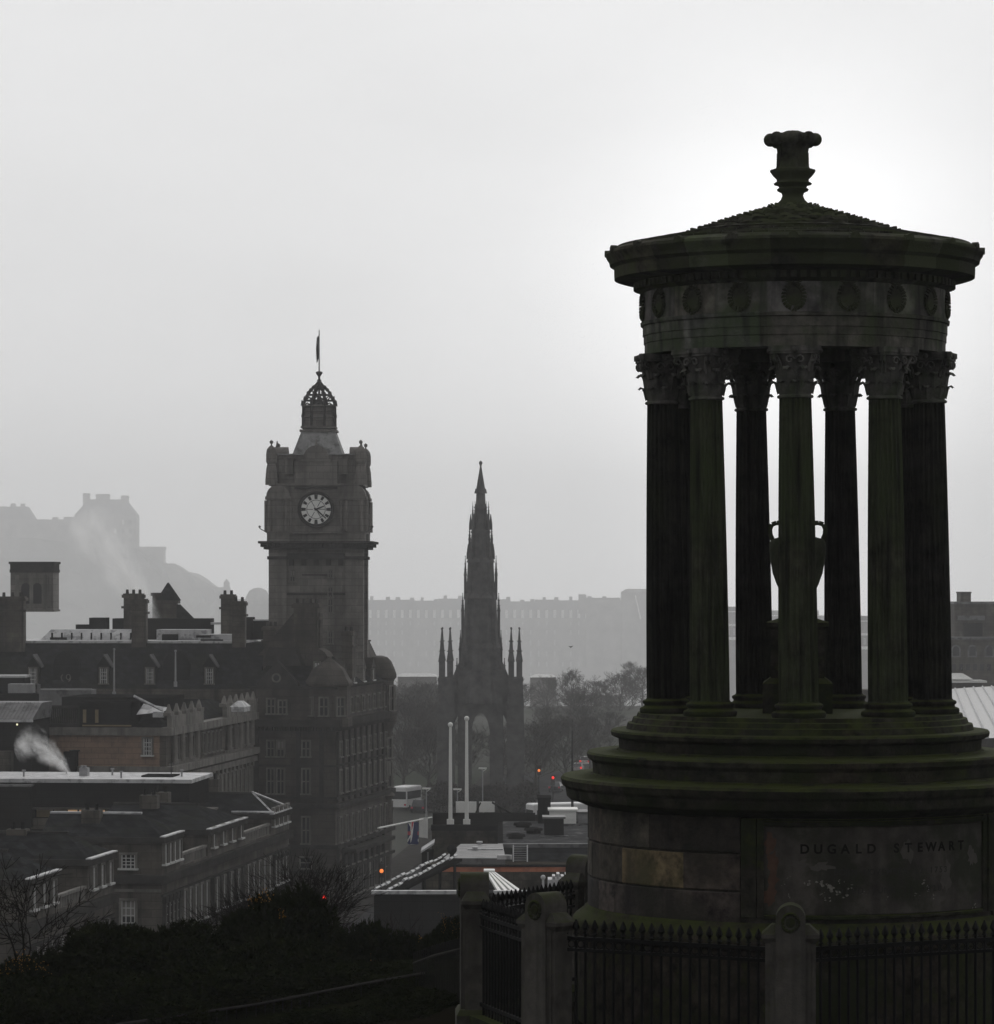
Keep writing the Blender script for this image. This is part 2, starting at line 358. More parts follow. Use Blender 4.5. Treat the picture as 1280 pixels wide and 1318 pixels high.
for ci, (va, vb, g) in enumerate(cs):
    if ci == 1: cuts = [-112,-95,-75,-54,-31.5]
    elif ci == 0: cuts = [-118,-99,-82,-66,-43]
    else: cuts = [-108,-88,-68,-58,-38]
    a = cuts[-1]; cuts = cuts[:-1]
    edges = cuts+[a, -15.5]
    q = 60.5
    back = [q]
    while q < 360+cuts[0]-12: q += rnd.uniform(13, 22); back.append(min(q, 360+cuts[0]))
    if back[-1] < 360+cuts[0]: back.append(360+cuts[0])
    for lst in (edges, back):
        for e0, e1 in zip(lst, lst[1:]):
            t = rnd.uniform(.5, 1.9); c = (t*rnd.uniform(1,1.15), t, t*rnd.uniform(.9,1.08))
            if ci == 1 and e0 == -54: c = (3.4, 2.9, 1.9)
            if ci == 2 and e0 == -108: c = (1.6, 1.5, 1.3)
            patch(b, R(e0+.05), R(e1-.05), zz(vb), zz(va), RD+rnd.uniform(-.002,.003), c)
b.build('drum_masonry', mat('drum_stone', (.007,.0066,.006), (.080,.071,.060), 5.5, .85, (.020,.021,.015), 1.0, (.5,.64), .7, 24, True, None, .25, streak=((.012,.012,.011), 4.0, .7)), mon)
b = MB(MD)
b.lathe(prof([(274,1162.5),(278,1166),(279,1168),(282,1170),(284,1172),(290,1176),(293.5,1180),(295,1187),(294,1193),(288,1197),(288,1310)]), 160, tint=blocks(20,.75,1.25,5), ends=False)
b.build('base_moulding', m_mon, mon, 30)
# inscription tablet wrapped on the drum
b = MB(MD)
zt, zb = -2.80, -3.80
patch(b, R(-9.5), R(54.5), zb, zt, RD+.004, (1,1,1), .03)
b.build('inscription_tablet', m_panel, mon)
b = MB(MD)
for a0, a1, dr in ((-15,-11.2,.05),(-11,-9.3,.03),(54.3,56,.03),(56.2,60,.05)):
    patch(b, R(a0), R(a1), zb-.04, zz(1036), RD+dr, (rnd.uniform(.8,1.1),)*3, .08)
patch(b, R(-9.2), R(54.2), zt+.003, zt+.06, RD+.035, (.8,.8,.8), .06)
patch(b, R(-9.2), R(54.2), zt+.065, zz(1036), RD+.015, (.7,.7,.7), .06)
patch(b, R(-9.2), R(54.2), zb-.05, zb-.003, RD+.03, (1,1.05,.9), .06)
b.build('tablet_frame', m_mon, mon)
def letters(rows):
    b = MB(MD)
    for txt, ang0, ang1, z, size, wd in rows:
        n = len(txt)
        for i, ch in enumerate(txt):
            if ch == ' ': continue
            cu = bpy.data.curves.new('letter', 'FONT'); cu.body = ch; cu.size = size; cu.extrude = .0015; cu.offset = wd; cu.align_x = 'CENTER'
            ob = bpy.data.objects.new('letter', cu); COL.objects.link(ob)
            dg = bpy.context.evaluated_depsgraph_get(); me = bpy.data.meshes.new_from_object(ob.evaluated_get(dg))
            ac = R(ang0+(ang1-ang0)*i/(n-1))
            vs = []
            for v in me.vertices:
                rr = RD+.0075+v.co.z; a = ac+v.co.x/RD
                vs.append((rr*math.sin(a), -rr*math.cos(a), z+v.co.y))
            b.add(vs, [tuple(p.vertices) for p in me.polygons])
            bpy.data.objects.remove(ob); bpy.data.curves.remove(cu); bpy.data.meshes.remove(me)
    return b
letters([('DUGALD STEWART', 1.0, 45.5, -3.10, .145, .004)]).build('name_lettering', m_letter, mon)
letters([('BORN NOVEMBER 22 1753', 9, 40, -3.345, .095, .0015), ('DIED JUNE 11 1828', 10, 38, -3.555, .095, .0015)]).build('worn_lettering', mat('worn_letters', (.018,.017,.016), (.035,.033,.03), 9, .9), mon)
b = MB(MD); rnd = random.Random(3)
def splotch(a, z, sx, sz_, n=11):
    pts = []
    for i in range(n):
        t = 2*PI*i/n; q = rnd.uniform(.45, 1.15)
        aa = R(a)+math.cos(t)*sx*q/RD; rr = RD+.0055+rnd.uniform(0,.001)
        pts.append((rr*math.sin(aa), -rr*math.cos(aa), z+math.sin(t)*sz_*q))
    b.add(pts, [tuple(range(n))])
for a, z, s in ((1.5,-3.44,.035),(4.5,-3.42,.05),(6.3,-3.47,.055),(8,-3.5,.06),(9.8,-3.55,.05),(11.5,-3.58,.035),(12.5,-3.48,.03),(7,-3.63,.025),(-3.5,-3.58,.02),(-4,-3.45,.015),(33,-3.45,.03),(34.5,-3.52,.04),(31,-3.6,.02),(5.5,-3.54,.02),(10.2,-3.42,.02),(36.5,-3.62,.025),(-2.8,-3.36,.012),(16,-3.55,.012),(22,-3.62,.014),(51,-3.77,.03)):
    for q in range(4): splotch(a+rnd.uniform(-.9,.9), z+rnd.uniform(-.03,.03), s*rnd.uniform(.25,.6), s*rnd.uniform(.15,.55))
b.build('lichen_speck', m_lichen, mon)
b = MB(MD); rnd = random.Random(9)
for a, z, sx, s2 in ((0,-3.22,.13,.06),(5,-3.25,.16,.06),(28,-3.1,.09,.16),(40,-3.4,.1,.2),(37,-3.65,.12,.08),(50,-3.2,.1,.15)): splotch(a, z, sx, s2, 18)
b.build('flaking_stain', mat('bare_stone', (.055,.05,.046), (.08,.073,.065), 9, .9), mon)
b = MB(MD); rnd = random.Random(14)
for z in (-3.0,-3.2,-3.4,-3.6): splotch(-7.4+rnd.uniform(-.5,.5), z, .075, .15, 16)
b.build('rust_stain', mat('rusty_stone', (.05,.026,.017), (.085,.046,.032), 9, .9), mon)
# columns
RC = 1.61; Z0, Z1, ZC = -1.609, 2.12, 2.68
cp0 = Vector((0, 0, 0))
b = MB()
nfl = 20
def flute(a, j): 
    t = (a*nfl/(2*PI)) % 1.0
    return 1-.11*math.sin(PI*min(1, max(0, (t-.14)/.72)))**.7
rows = []
H = Z1-(Z0+.18)
for j in range(9):
    t = j/8; rows.append((.185+(.232-.185)*(1-t**1.6), .18+H*t))
b.lathe([(.236,.17),(.234,.19)]+[(r, z) for r, z in rows[0:1]], nfl*8)
b.lathe(rows, nfl*8, mod=flute)
col = b.build('column', m_col, mon, 28, local=True)
b = MB(); b.lathe([(.305,0),(.312,.015),(.318,.04),(.312,.065),(.292,.078),(.272,.084),(.262,.098),(.264,.112),(.278,.122),(.284,.138),(.278,.155),(.258,.166),(.242,.172),(.238,.18)], 64)
b.build('base', m_mon, col, 40, local=True)
b = MB(); HC = ZC-Z1; zc = Z1-Z0
b.lathe([(.19,zc-.035),(.207,zc-.03),(.212,zc-.015),(.205,zc),(.186,zc+.005),(.184,zc+.1),(.19,zc+.25),(.21,zc+.36),(.25,zc+.44),(.27,zc+.475)], 40)
def leaf(b, ang, zb_, h, r0, w_, curl):
    pts = []
    for i in range(9):
        t = i/8
        if t < .7: rr = r0+.015*math.sin(t*2)+.02*t; z = zb_+h*t/.7*.95
        else:
            q = (t-.7)/.3*PI*.95; rr = r0+.035+curl*(1-math.cos(q))*.5+.0; z = zb_+h*.95+math.sin(q)*curl*.45
        ww = w_*(.75+.55*math.sin(min(1, t*1.15)*PI))*(1 if t < .95 else .5)
        pts.append((rr, z, ww))
    vs = []
    for rr, z, ww in pts:
        for k, (o, dr) in enumerate(((-1,-.018),(-.5,.0),(0,.016),(.5,.0),(1,-.018))):
            vs.append((o*ww*.5, -(rr+dr), z+ (0.012 if k in (1,3) else 0)))
    M_ = Matrix.Rotation(ang, 4, 'Z'); vs = [M_ @ Vector(v) for v in vs]
    b.add(vs, [(5*i+j, 5*i+j+1, 5*i+5+j+1, 5*i+5+j) for i in range(8) for j in range(4)])
for k in range(8): leaf(b, 2*PI*k/8, zc+.01, .13, .19, .13, .07)
for k in range(8): leaf(b, 2*PI*(k+.5)/8, zc+.10, .19, .20, .13, .09)
ab = []                                             # abacus with hollow sides
for k in range(4):
    base = PI/4+k*PI/2
    c_ = .405
    for da in (-.07, .07): ab.append((c_*math.sin(base+da), -c_*math.cos(base+da)))
    for q in range(1, 6):
        t = q/6; a = base+.07+(PI/2-.14)*t; r_ = .285+.11*abs(2*t-1)**1.9
        ab.append((r_*math.sin(a), -r_*math.cos(a)))
b.prism(ab, 'z', zc+.50, zc+HC+.002); b.prism([(x*.95, y*.95) for x, y in ab], 'z', zc+.47, zc+.499)
for k in range(4):                                   # volutes under the corners and scrolls between
    a = PI/4+k*PI/2; ca = Vector((math.sin(a), -math.cos(a), 0)); tg = Vector((math.cos(a), math.sin(a), 0))
    for sd in (-1, 1):
        pts = [ca*.24+Vector((0,0,zc+.27)), ca*.27+Vector((0,0,zc+.37)), ca*.31+Vector((0,0,zc+.44))]
        for q in range(10):
            t = q/9*PI*2.6; rr = .052*(1-q/13)
            pts.append(ca*(.345+rr*math.sin(t)*1.0-.02)+Vector((0,0,zc+.42+rr*math.cos(t))) )
        pts = [p+tg*sd*.022 for p in pts]
        b.path(pts, [.02]*3+[.018-.001*q for q in range(10)], 5)
    a2 = k*PI/2; ca = Vector((math.sin(a2), -math.cos(a2), 0)); tg = Vector((math.cos(a2), math.sin(a2), 0))
    for sd in (-1, 1):
        pts = []
        for q in range(9):
            t = q/8*PI*2.2; rr = .055*(1-q/12)
            pts.append(ca*.275+tg*sd*(.062+rr*math.cos(t+PI))+Vector((0,0,zc+.40+rr*math.sin(t))))
        b.path(pts, .013, 5)
    b.ball(tuple(ca*.29+Vector((0,0,zc+.515))), .035, 8)
b.build('capital', m_ent, col, 45, local=True)
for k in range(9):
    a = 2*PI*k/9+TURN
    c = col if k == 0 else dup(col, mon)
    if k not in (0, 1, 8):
        if k == 2: sooty = c.data.copy(); sooty.materials[0] = m_colk  # shaft mesh carrying the darker column material
        c.data = sooty; c['label'] = 'near-black column'
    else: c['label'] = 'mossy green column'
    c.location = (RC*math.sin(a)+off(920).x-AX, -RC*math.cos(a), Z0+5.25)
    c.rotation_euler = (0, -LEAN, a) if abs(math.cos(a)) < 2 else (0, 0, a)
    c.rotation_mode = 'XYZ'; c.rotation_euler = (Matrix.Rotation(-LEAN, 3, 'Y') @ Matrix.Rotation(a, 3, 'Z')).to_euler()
# entablature
ME = MO(420)
b = MB(ME)
b.lathe([(1.34, ZC+.45),(1.34, ZC),(193/S42, ZC),(193/S42, zz(443.5)),(194.2/S42, zz(443)),(194.2/S42, zz(433.5)),(195.4/S42, zz(433)),(195.4/S42, zz(421)),(198/S42, zz(420)),(198.5/S42, zz(416)),(196/S42, zz(415))], 144, tint=blocks(11,.75,1.15,21,.2), ends=False)
b.build('architrave', m_ent, mon, 30)
b = MB(ME)
b.lathe(prof([(196.3,415.2),(195.6,378)]), 144, tint=blocks(18,.7,1.2,22,.17), ends=False)
for k in range(18):
    a = 2*PI*(k+.5)/18
    b.tube((196.1/S42*math.sin(a), -196.1/S42*math.cos(a), zz(414)), (195.8/S42*math.sin(a), -195.8/S42*math.cos(a), zz(379)), .004, n=4)
b.build('frieze', m_ent, mon, 30)
wr = None
b = MB(); rnd = random.Random(5)
for k in range(22):                                   # laurel wreath of leaf pairs, hanging ribbon
    a = 2*PI*k/22
    for q in (-1, 0, 1):
        c = Vector((math.sin(a)*(.118+.016*q), -.022-.01*(q == 0), math.cos(a)*(.138+.016*q)))
        b.tube(c, c+Vector((math.cos(a)*.04*(1 if a < PI else -1)*-1, -.006, abs(math.sin(a))*.03))*.9, .019, .005, 5)
b.lathe2((0,0,0), [(.001,0)], 3) if False else None
dsc = [(math.sin(2*PI*i/20)*.095, math.cos(2*PI*i/20)*.112) for i in range(20)]
b.prism(dsc, 'y', -.016, .02)
b.tube((0,-.02,-.15), (.05,-.012,-.205), .014, .006, 5); b.tube((0,-.02,-.15), (-.05,-.012,-.205), .014, .006, 5)
for sd in (-1, 1): b.tube((sd*.03,-.015,.155), (sd*.11,-.012,.18), .014, .006, 5)
for k in range(18):
    a = 2*PI*k/18+TURN
    if wr is None: wr = b.build('wreath', m_roofst, mon, 40, local=True); o = wr
    else: o = dup(wr, mon)
    p = off(397); o.location = (p.x-AX+1.822*math.sin(a), -1.822*math.cos(a), zz(396.5)+5.25); o.rotation_euler = (0, 0, a)
b = MB(MO(345))
b.lathe(prof([(150,378.5),(196,378),(202,374),(203,372),(203.5,364),(206,363.5),(226,361.5),(231,360),(231.5,352),(231.5,346),(233,344.5),(237,342),(238,337),(241,333),(242.5,329),(241,325.5),(232,321),(150,310)]), 160, tint=blocks(26,.6,1.6,31,.1))
for k in range(104):                                  # egg-and-dart row under the shelf
    a = 2*PI*k/104
    b.M = MO(345) @ Matrix.Rotation(a, 4, 'Z')
    b.box(-.034, .034, -206.5/S42, -203/S42, zz(373.5), zz(365.2))
for k in range(20):                                   # antefix stubs along the rim
    a = 2*PI*k/20
    b.M = MO(345) @ Matrix.Rotation(a, 4, 'Z')
    b.prism([(-.06,zz(329)),(.06,zz(329)),(.05,zz(323)),(.0,zz(320.5)),(-.05,zz(323))], 'y', -243.8/S42, -236/S42)
b.build('cornice', m_roofst, mon, 30)
# roof with overlapping scales, ring ledge and finial
rp = [(232,321),(189,312.5),(150,305),(128,300.5),(105,292),(84,285.5),(62,278.5),(46,275),(36,271),(27,265.5),(22,262)]
MR = MO(290); b = MB(MR)
b.lathe(prof(rp), 144, ends=False)
b.lathe(prof([(140,304.5),(142,301),(136,299.2),(130,299.6),(129,302)]), 72, ends=False)
def roof_at(h):
    for (h0, v0), (h1, v1) in zip(rp, rp[1:]):
        if h1 <= h <= h0: t = (h0-h)/(h0-h1); return v0+(v1-v0)*t
    return rp[-1][1]
hs = [138,124,110,96,83,71,60,50,41,33,27,22]
for j in range(len(hs)-2):
    n = 30 if j < 5 else 20
    for k in range(n):
        a = 2*PI*(k+.5*(j % 2))/n; wd = 2*PI/n*.52
        vs = []
        for h, da, lift in ((hs[j+1],-wd,.008),(hs[j+1],wd,.008),((hs[j]+hs[j+1])/2,wd,.02),(hs[j]-1.5,wd*.5,.05),(hs[j],0,.06),(hs[j]-1.5,-wd*.5,.05),((hs[j]+hs[j+1])/2,-wd,.02)):
            r_ = h/S42; z_ = zz(roof_at(h))+lift
            vs.append((r_*math.sin(a+da), -r_*math.cos(a+da), z_))
        g = random.uniform(.6, 1.9)
        vs += [(x, y, z-.03) for x, y, z in vs[2:]]
        b.add(vs, [(0,1,2,3,4,5,6)]+[(2+i,7+i,8+i,3+i) for i in range(4)], 0, (g,g,g))
for j, (h0, h1) in enumerate(((228,205),(205,183),(183,162),(162,142))):
    n = 72
    for k in range(n):
        a = 2*PI*(k+.5*(j % 2))/n; wd = 2*PI/n*.47; vs = []
        for h, da, lift in ((h1,-wd,.004),(h1,wd,.004),(h0,wd,.022),(h0,-wd,.022)):
            vs.append((h/S42*math.sin(a+da), -h/S42*math.cos(a+da), zz(roof_at(h))+lift))
        vs += [(x, y, z-.025) for x, y, z in vs[2:]]
        g = random.uniform(.75, 1.25); b.add(vs, [(0,1,2,3),(2,4,5,3)], 0, (g,g,g))
b.build('scaled_roof', m_roofst, mon, 35)
b = MB(MO(215))
lob = lambda amt, n: (lambda a, j: 1+amt*math.cos(n*a))
b.lathe(prof([(34,271),(24,266),(20,262),(15,257),(13,252),(14,248.5),(19,246),(20,243.5),(17,241.5),(18,239.5),(23,238),(24,236),(20,233.5),(20,231),(24,227),(27,223),(28.5,220.5),(28,218.5),(21,217)]), 48, mod=lob(.03,8), ends=False)
b.lathe(prof([(21,217.2),(19.5,214),(18.5,206),(18.5,197),(18.5,191),(19.5,187)]), 64, mod=lob(.06,8), ends=False)
b.lathe(prof([(19.5,187),(20.5,183),(23,176),(21,172.5),(15,171.2),(9,168.6),(1,168)]), 48, mod=lob(.04,8), ends=False)
for k in range(8):                                    # eight leaf tips rolled outwards
    a = 2*PI*k/8; s_, c_ = math.sin(a), -math.cos(a); tg = Vector((math.cos(a), math.sin(a), 0)); rc = Vector((s_, c_, 0))
    for o_, rr in ((-.055,.062),(0,.082),(.055,.062)):
        p = rc*(.268-abs(o_)*.25)+tg*o_*1.25+Vector((0,0,zz(179.8))); b.ball(tuple(p), rr, 12)
    b.path([tuple(rc*.155+Vector((0,0,zz(199)))), tuple(rc*.165+Vector((0,0,zz(189)))), tuple(rc*.215+Vector((0,0,zz(176.5))))], [.03,.035,.055], 6)
    b.tube(tuple(rc*.172+Vector((0,0,zz(217)))), tuple(rc*.165+Vector((0,0,zz(197)))), .028, .03, 6)
b.build('leafy_finial', m_roofst, mon, 50)
# urn inside
ur = thing('stone_urn', 'dark two-handled urn on a tall pedestal inside the ring of columns', 'urn', (off(900).x, 42, EYE+Z0))
UM = Fm(Vector((off(760).x, 42, EYE)), TURN)
b = MB(UM)
b.box(-.415,.415,-.415,.415, zz(917), zz(879)); b.frus(-.415,.415,-.415,.415, zz(879), -.33,.33,-.33,.33, zz(872))
b.box(-.32,.32,-.32,.32, zz(872), zz(808)); b.frus(-.32,.32,-.32,.32,zz(810), -.37,.37,-.37,.37,zz(806)); b.box(-.37,.37,-.37,.37, zz(806), zz(801))
b.frus(-.37,.37,-.37,.37,zz(801), -.2,.2,-.2,.2, zz(795))
b.build('pedestal', m_mon, ur)
b = MB(UM)
b.lathe(prof([(18,796),(20,792),(12,787),(9,780),(12,774),(20,766),(27,752),(32,738),(35,722),(36.5,708),(36,698),(33,694),(24,691.5),(16,689),(14.5,684),(14.5,676),(17,673),(17.5,670.5),(14,668),(8,665),(6,661),(1,659.5)]), 40)
b.build('vase', m_col, ur, 40)
for sd in (-1, 1):
    b = MB(UM); pts = []
    for h, v in ((13,686),(15,677),(20,673.5),(27,673),(33,675),(35.5,681),(35,688),(32,695)): pts.append((sd*h/S42, 0, zz(v)))
    b.path(pts, .028, 8); b.build('handle', m_col, ur, 60)

# ------------------------------------------------------------------ stone fence posts and iron railings round the monument
GZ = EYE-5.25
posts = {'C': (1018, 37.55, -5), 'B': (703, 38.95, -46), 'A': (611, 41.6, -88), 'D': (752, 44.2, -134), 'E': (1405, 39.3, 42)}
labels = {'C': 'mossy round-topped stone post standing before the lettered tablet', 'B': 'round-topped stone post with a wreath at the left corner of the railings',
          'A': 'round-topped stone post farthest left with a thick mossy cap', 'D': 'stone post half hidden behind the left edge of the round drum', 'E': 'stone post outside the right edge of the railings'}
pp = None; PX = {}
ZP = 3.49
for k, (u, Y, az) in posts.items():
    p = P(u, 0, Y); PX[k] = Vector((p.x, Y, GZ))
    if k == 'E': continue
    if pp is None:
        pp = thing('stone_post', labels[k], 'post', (0,0,0), 0, 'stone posts around the round monument')
        top = 5.25-ZP
        b = MB()
        arc = [(.16*math.cos(t), top-.16+.16*math.sin(t)) for t in [PI*i/14 for i in range(15)]]
        b.prism([(-.16,.15),(.16,.15)]+arc, 'y', -.17, .17)
        b.box(-.27,.27,-.12,.14,.15,top-.42); b.box(-.215,.215,-.14,.15,.16,top-.40)
        b.build('shaft', m_post, pp, 40, local=True)
        b = MB(); b.frus(-.27,.27,-.12,.14,top-.42,-.31,.31,-.16,.18,top-.36); b.box(-.31,-.162,-.16,.18,top-.36,top-.32); b.box(.162,.31,-.16,.18,top-.36,top-.32)
        b.frus(-.31,-.162,-.16,.18,top-.32,-.20,-.162,-.1,.12,top-.22); b.frus(.162,.31,-.16,.18,top-.32,.162,.20,-.1,.12,top-.22)
        b.build('shoulder_cap', m_post, pp, local=True)
        b = MB()
        for q in range(14):
            a = 2*PI*q/14
            c = Vector((math.sin(a)*.085, -.178, top-.19+math.cos(a)*.095)); b.tube(c, c+Vector((math.cos(a)*.04,-.004,-math.sin(a)*.04)), .024, .01, 5)
        b.prism([(math.sin(2*PI*i/12)*.05, top-.19+math.cos(2*PI*i/12)*.055) for i in range(12)], 'y', -.185, -.168)
        b.build('carved_wreath', m_mon, pp, 40, local=True)
        b = MB(); b.box(-.36,.36,-.22,.24,-.15,.09); b.frus(-.36,.36,-.22,.24,.09,-.29,.29,-.185,.185,.15); b.build('plinth', m_post, pp, local=True)
        o = pp
    else: o = dup(pp)
    o['label'] = labels[k]; o.location = PX[k]; o.rotation_euler = (0, 0, R(az))
def railing(a, b_, label, h0=0.0):
    d = (b_-a); L_ = d.length; rz = math.atan2(d.y, d.x); mid = a
    t = thing('iron_railing', label, 'railing', a, rz, 'spiked iron railings between the stone posts')
    b = MB(); x0, x1 = .26, L_-.26
    hr = 5.25-3.99
    for z, th in ((hr,.022),(hr-.125,.018),(.22,.022)): b.box(x0-.12, x1+.12, -.018, .018, z-th, z+th)
    b.build('rails', m_iron, t, local=True)
    b = MB(); n = int((x1-x0)/.115)
    for i in range(n+1):
        x = x0+(x1-x0)*i/n
        b.tube((x,0,.06), (x,0,hr+.04), .017, n=6)
        b.lathe2((x,0,hr+.04), [(.018,0),(.034,.012),(.019,.03),(.018,.05),(.040,.08),(.034,.11),(.006,.175)], 6)
        if i < n:
            xm = x+(x1-x0)/n/2
            for q in range(8): 
                a0_, a1_ = 2*PI*q/8, 2*PI*(q+1)/8
                b.tube((xm+.042*math.cos(a0_),0,hr-.0625+.042*math.sin(a0_)), (xm+.042*math.cos(a1_),0,hr-.0625+.042*math.sin(a1_)), .007, n=4)
    b.build('spiked_bars', m_iron, t, local=True)
    b = MB(); b.box(.1, L_-.1, -.16, .16, -.2, .10); b.build('kerb_stone', m_mon, t, local=True)
railing(PX['B'], PX['C'], 'black spiked railing in front of the drum, left of the centre post')
railing(PX['C'], PX['E'], 'black spiked railing below the lettered tablet, running right')
railing(PX['A'], PX['B'], 'black railing steeply foreshortened between the two left stone posts')
railing(PX['A'], PX['D'], 'black railing behind, seen above the two left posts against the bright road')
F_ = Vector((PX['D'].x+2.0, 46.2, GZ)); railing(PX['D'], F_, 'black railing end behind the drum against pale light')

# ------------------------------------------------------------------ town helpers
WC = {}; WR = random.Random(77)
def window(parent, x, y, z, w, h, rz=0.0, style='sash', name='window'):
    """a window whose foot centre is (x,y,z) in the building's frame; faces -y before turning"""
    blind = style in ('sash','plain') and WR.random() < .28
    key = (round(w,2), round(h,2), style, blind)
    if key not in WC:
        t = max(.10, w*.10)
        b = MB(); d = .16
        b.box(-w/2-t, -w/2, -d, .02, 0, h); b.box(w/2, w/2+t, -d, .02, 0, h); b.box(-w/2-t, w/2+t, -d, .02, h, h+t*1.2); b.box(-w/2-t*1.5, w/2+t*1.5, -d*1.5, .02, -t*1.0, 0, 1 if style == 'sash' else 0)
        if style in ('sash', 'dormer'):
            s = .045
            b.box(-w/2, -w/2+s*1.6, -.075, -.03, 0, h, 1); b.box(w/2-s*1.6, w/2, -.075, -.03, 0, h, 1)
            for i in range(1, 3): b.box(-w/2+w*i/3-s/2, -w/2+w*i/3+s/2, -.07, -.03, 0, h, 1)
            for i in (1, 2, 3): b.box(-w/2, w/2, -.072, -.031, h*i/4-s/2, h*i/4+s/2, 1)
        elif style == 'plain':
            b.box(-.05, .05, -.075, -.03, 0, h); b.box(-w/2, w/2, -.07, -.03, h*.48, h*.48+.08)
        f = b.build(name, [m_trim, m_paint], parent, local=True)
        p = MB(); p.box(-w/2, w/2, -.03, .01, 0, h)
        if blind: p.box(-w/2, w/2, -.034, -.0305, h*.45, h, 1)
        p.build('pane', [m_farwin if style in ('far','far2') else m_glass, m_blind], f, local=True); WC[key] = f; o = f
    else: o = dup(WC[key], parent)
    o.location = (x, y, z); o.rotation_euler = (0, 0, rz); o.parent = parent
    return o
class Bld:
    def __init__(s, name, label, cat, u, Y, rz=0.0, group=None):
        s.u, s.Y = u, Y; p = PK(u, 0, Y)
        s.t = thing(name, label, cat, (p.x, p.y, GR), R(rz), group); s.c = math.cos(R(rz)); s.M = WM[s.t.name]
    def x(s, u, Y=None): return m(u-s.u, Y or s.Y)/s.c
    def z(s, v, Y=None): return 23.5*K+(VH-v)*(Y or s.Y)*K/FPX
    def mb(s): return MB(s.M)
    def L(s, u, v, Y): return s.M.inverted() @ PK(u, v, Y)
    def front(s, u, v0, v1, wpx, y=0.0, style='sash', Y=None):       # window on a camera-facing wall, sill v1, head v0
        Y = Y or s.Y
        return window(s.t, s.x(u, Y), y, s.z(v1, Y), m(wpx, Y), m(v1-v0, Y), 0, style)
zk = lambda z: (23.5+z)*K                                             # base-scale height under the eye -> over street
def pilaster_row(b, mbt, y0, y1, z0, z1, n, wid=.34, dep=.14, x=0.0):
    for i in range(n):
        y = y0+(y1-y0)*(i+.5)/n
        mbt.box(x-.02, x+dep*K, y-wid*K/2, y+wid*K/2, z0, z1); mbt.box(x-.02, x+(dep+.06)*K, y-wid*K*.7, y+wid*K*.7, z1-.35*K, z1)
def cornice(mbt, x0, x1, y0, y1, z, h, out):                          # butted lip round the street side and near end
    mbt.box(x0, x1+out, y0-out, y1+.0, z-h, z)
def pavilion(b, wall, trim, slate, lead, y0, y1, xw, zc, zt, rise, run, ridge_lead=True, edge=True, rmb=None):
    wall.box(-xw, 0, y0, y1, zc+.003, zt-.3*K)
    trim.box(-xw, .22*K, y0-.22*K, y1+.10*K, zt-.30*K, zt)
    slate.frus(-xw, .02*K, y0, y1, zt+.003, -xw, -run, (y0+y1)/2-.12*K, (y0+y1)/2+.12*K, zt+rise)
    if ridge_lead: (rmb or lead).box(-xw, -run+.12*K, (y0+y1)/2-.16*K, (y0+y1)/2+.16*K, zt+rise+.004, zt+rise+.11*K)
    if edge: lead.box(-.04*K, .235*K, y0-.235*K, y1+.11*K, zt+.004, zt+.07*K)
# ------------------------------------------------------------------ left terrace, near block
def YF(u): return 193365/(1272.3-u)
def terrace(name, label, u, Y, pavs, links, xw, nwin, grp):
    b = Bld(name, label, 'building', u, Y, -8, grp)
    wall, trim, slate, lead, bal, ridge = b.mb(), b.mb(), b.mb(), b.mb(), b.mb(), b.mb()
    S = lambda s: s*K
    y0 = S(min(p[0] for p in pavs)); y1 = S(max(p[1] for p in pavs)); zc = zk(-15.4)
    wall.box(-S(xw), 0, y0, y1, 0, zc-.45*K)
    trim.box(-S(xw), .35*K, y0-.35*K, y1, zc-.45*K, zc)                     # main cornice
    trim.box(-.02, .12*K, y0-.12*K, y1, zc-1.15*K, zc-1.02*K)               # architrave line
    trim.box(-.02, .16*K, y0-.10*K, y1, zk(-19.0), zk(-18.7))
    for i, (a, c, zt) in enumerate(pavs):
        pavilion(b, wall, trim, slate, lead, S(a), S(c), S(xw), zc, zk(zt), 1.05*K, 1.7*K, ridge_lead=True, rmb=None if (i == 0 and u > 150) else ridge)
        n = nwin
        for k in range(n): window(b.t, 0, S(a)+(S(c)-S(a))*(k+.5)/n, zc+.55*K, .62*K, 1.0*K, R(90), 'sash')
        pilaster_row(b, trim, S(a), S(c), zk(-18.7), zc-1.15*K, n+1, .4, .16)
        for k in range(n): window(b.t, 0, S(a)+(S(c)-S(a))*(k+1)/(n+1), zk(-18.4), .6*K, 1.7*K, R(90), 'sash')
        for k in range(n): window(b.t, 0, S(a)+(S(c)-S(a))*(k+1)/(n+1), zk(-21.5), .6*K, 1.9*K, R(90), 'sash')
    for a, c, n in links:
        wall.box(-.30*K, -.02*K, S(a)+.01, S(c)-.01, zc+.002, zc+.12*K); bal.box(-.28*K, -.04*K, S(a)+.02, S(c)-.02, zc+.62*K, zc+.76*K)
        k = int((c-a)/.28)
        for i in range(k): y = S(a)+(S(c)-S(a))*(i+.5)/k; bal.box(-.22*K, -.10*K, y-.06*K, y+.06*K, zc+.121*K, zc+.619*K)
        slate.frus(-S(xw), -.5*K, S(a)+.02, S(c)-.02, zc+.003, -S(xw), -S(xw)*.5, S(a)+.02, S(c)-.02, zc+1.25*K)
        for i in range(n): window(b.t, 0, S(a)+(S(c)-S(a))*(i+.5)/n, zk(-18.5), .62*K, 1.85*K, R(90), 'sash'); window(b.t, 0, S(a)+(S(c)-S(a))*(i+.5)/n, zk(-21.5), .62*K, 1.9*K, R(90), 'sash')
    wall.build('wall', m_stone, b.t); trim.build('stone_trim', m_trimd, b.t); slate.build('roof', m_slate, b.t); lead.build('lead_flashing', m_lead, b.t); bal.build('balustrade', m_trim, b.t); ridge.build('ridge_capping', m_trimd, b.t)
    return b
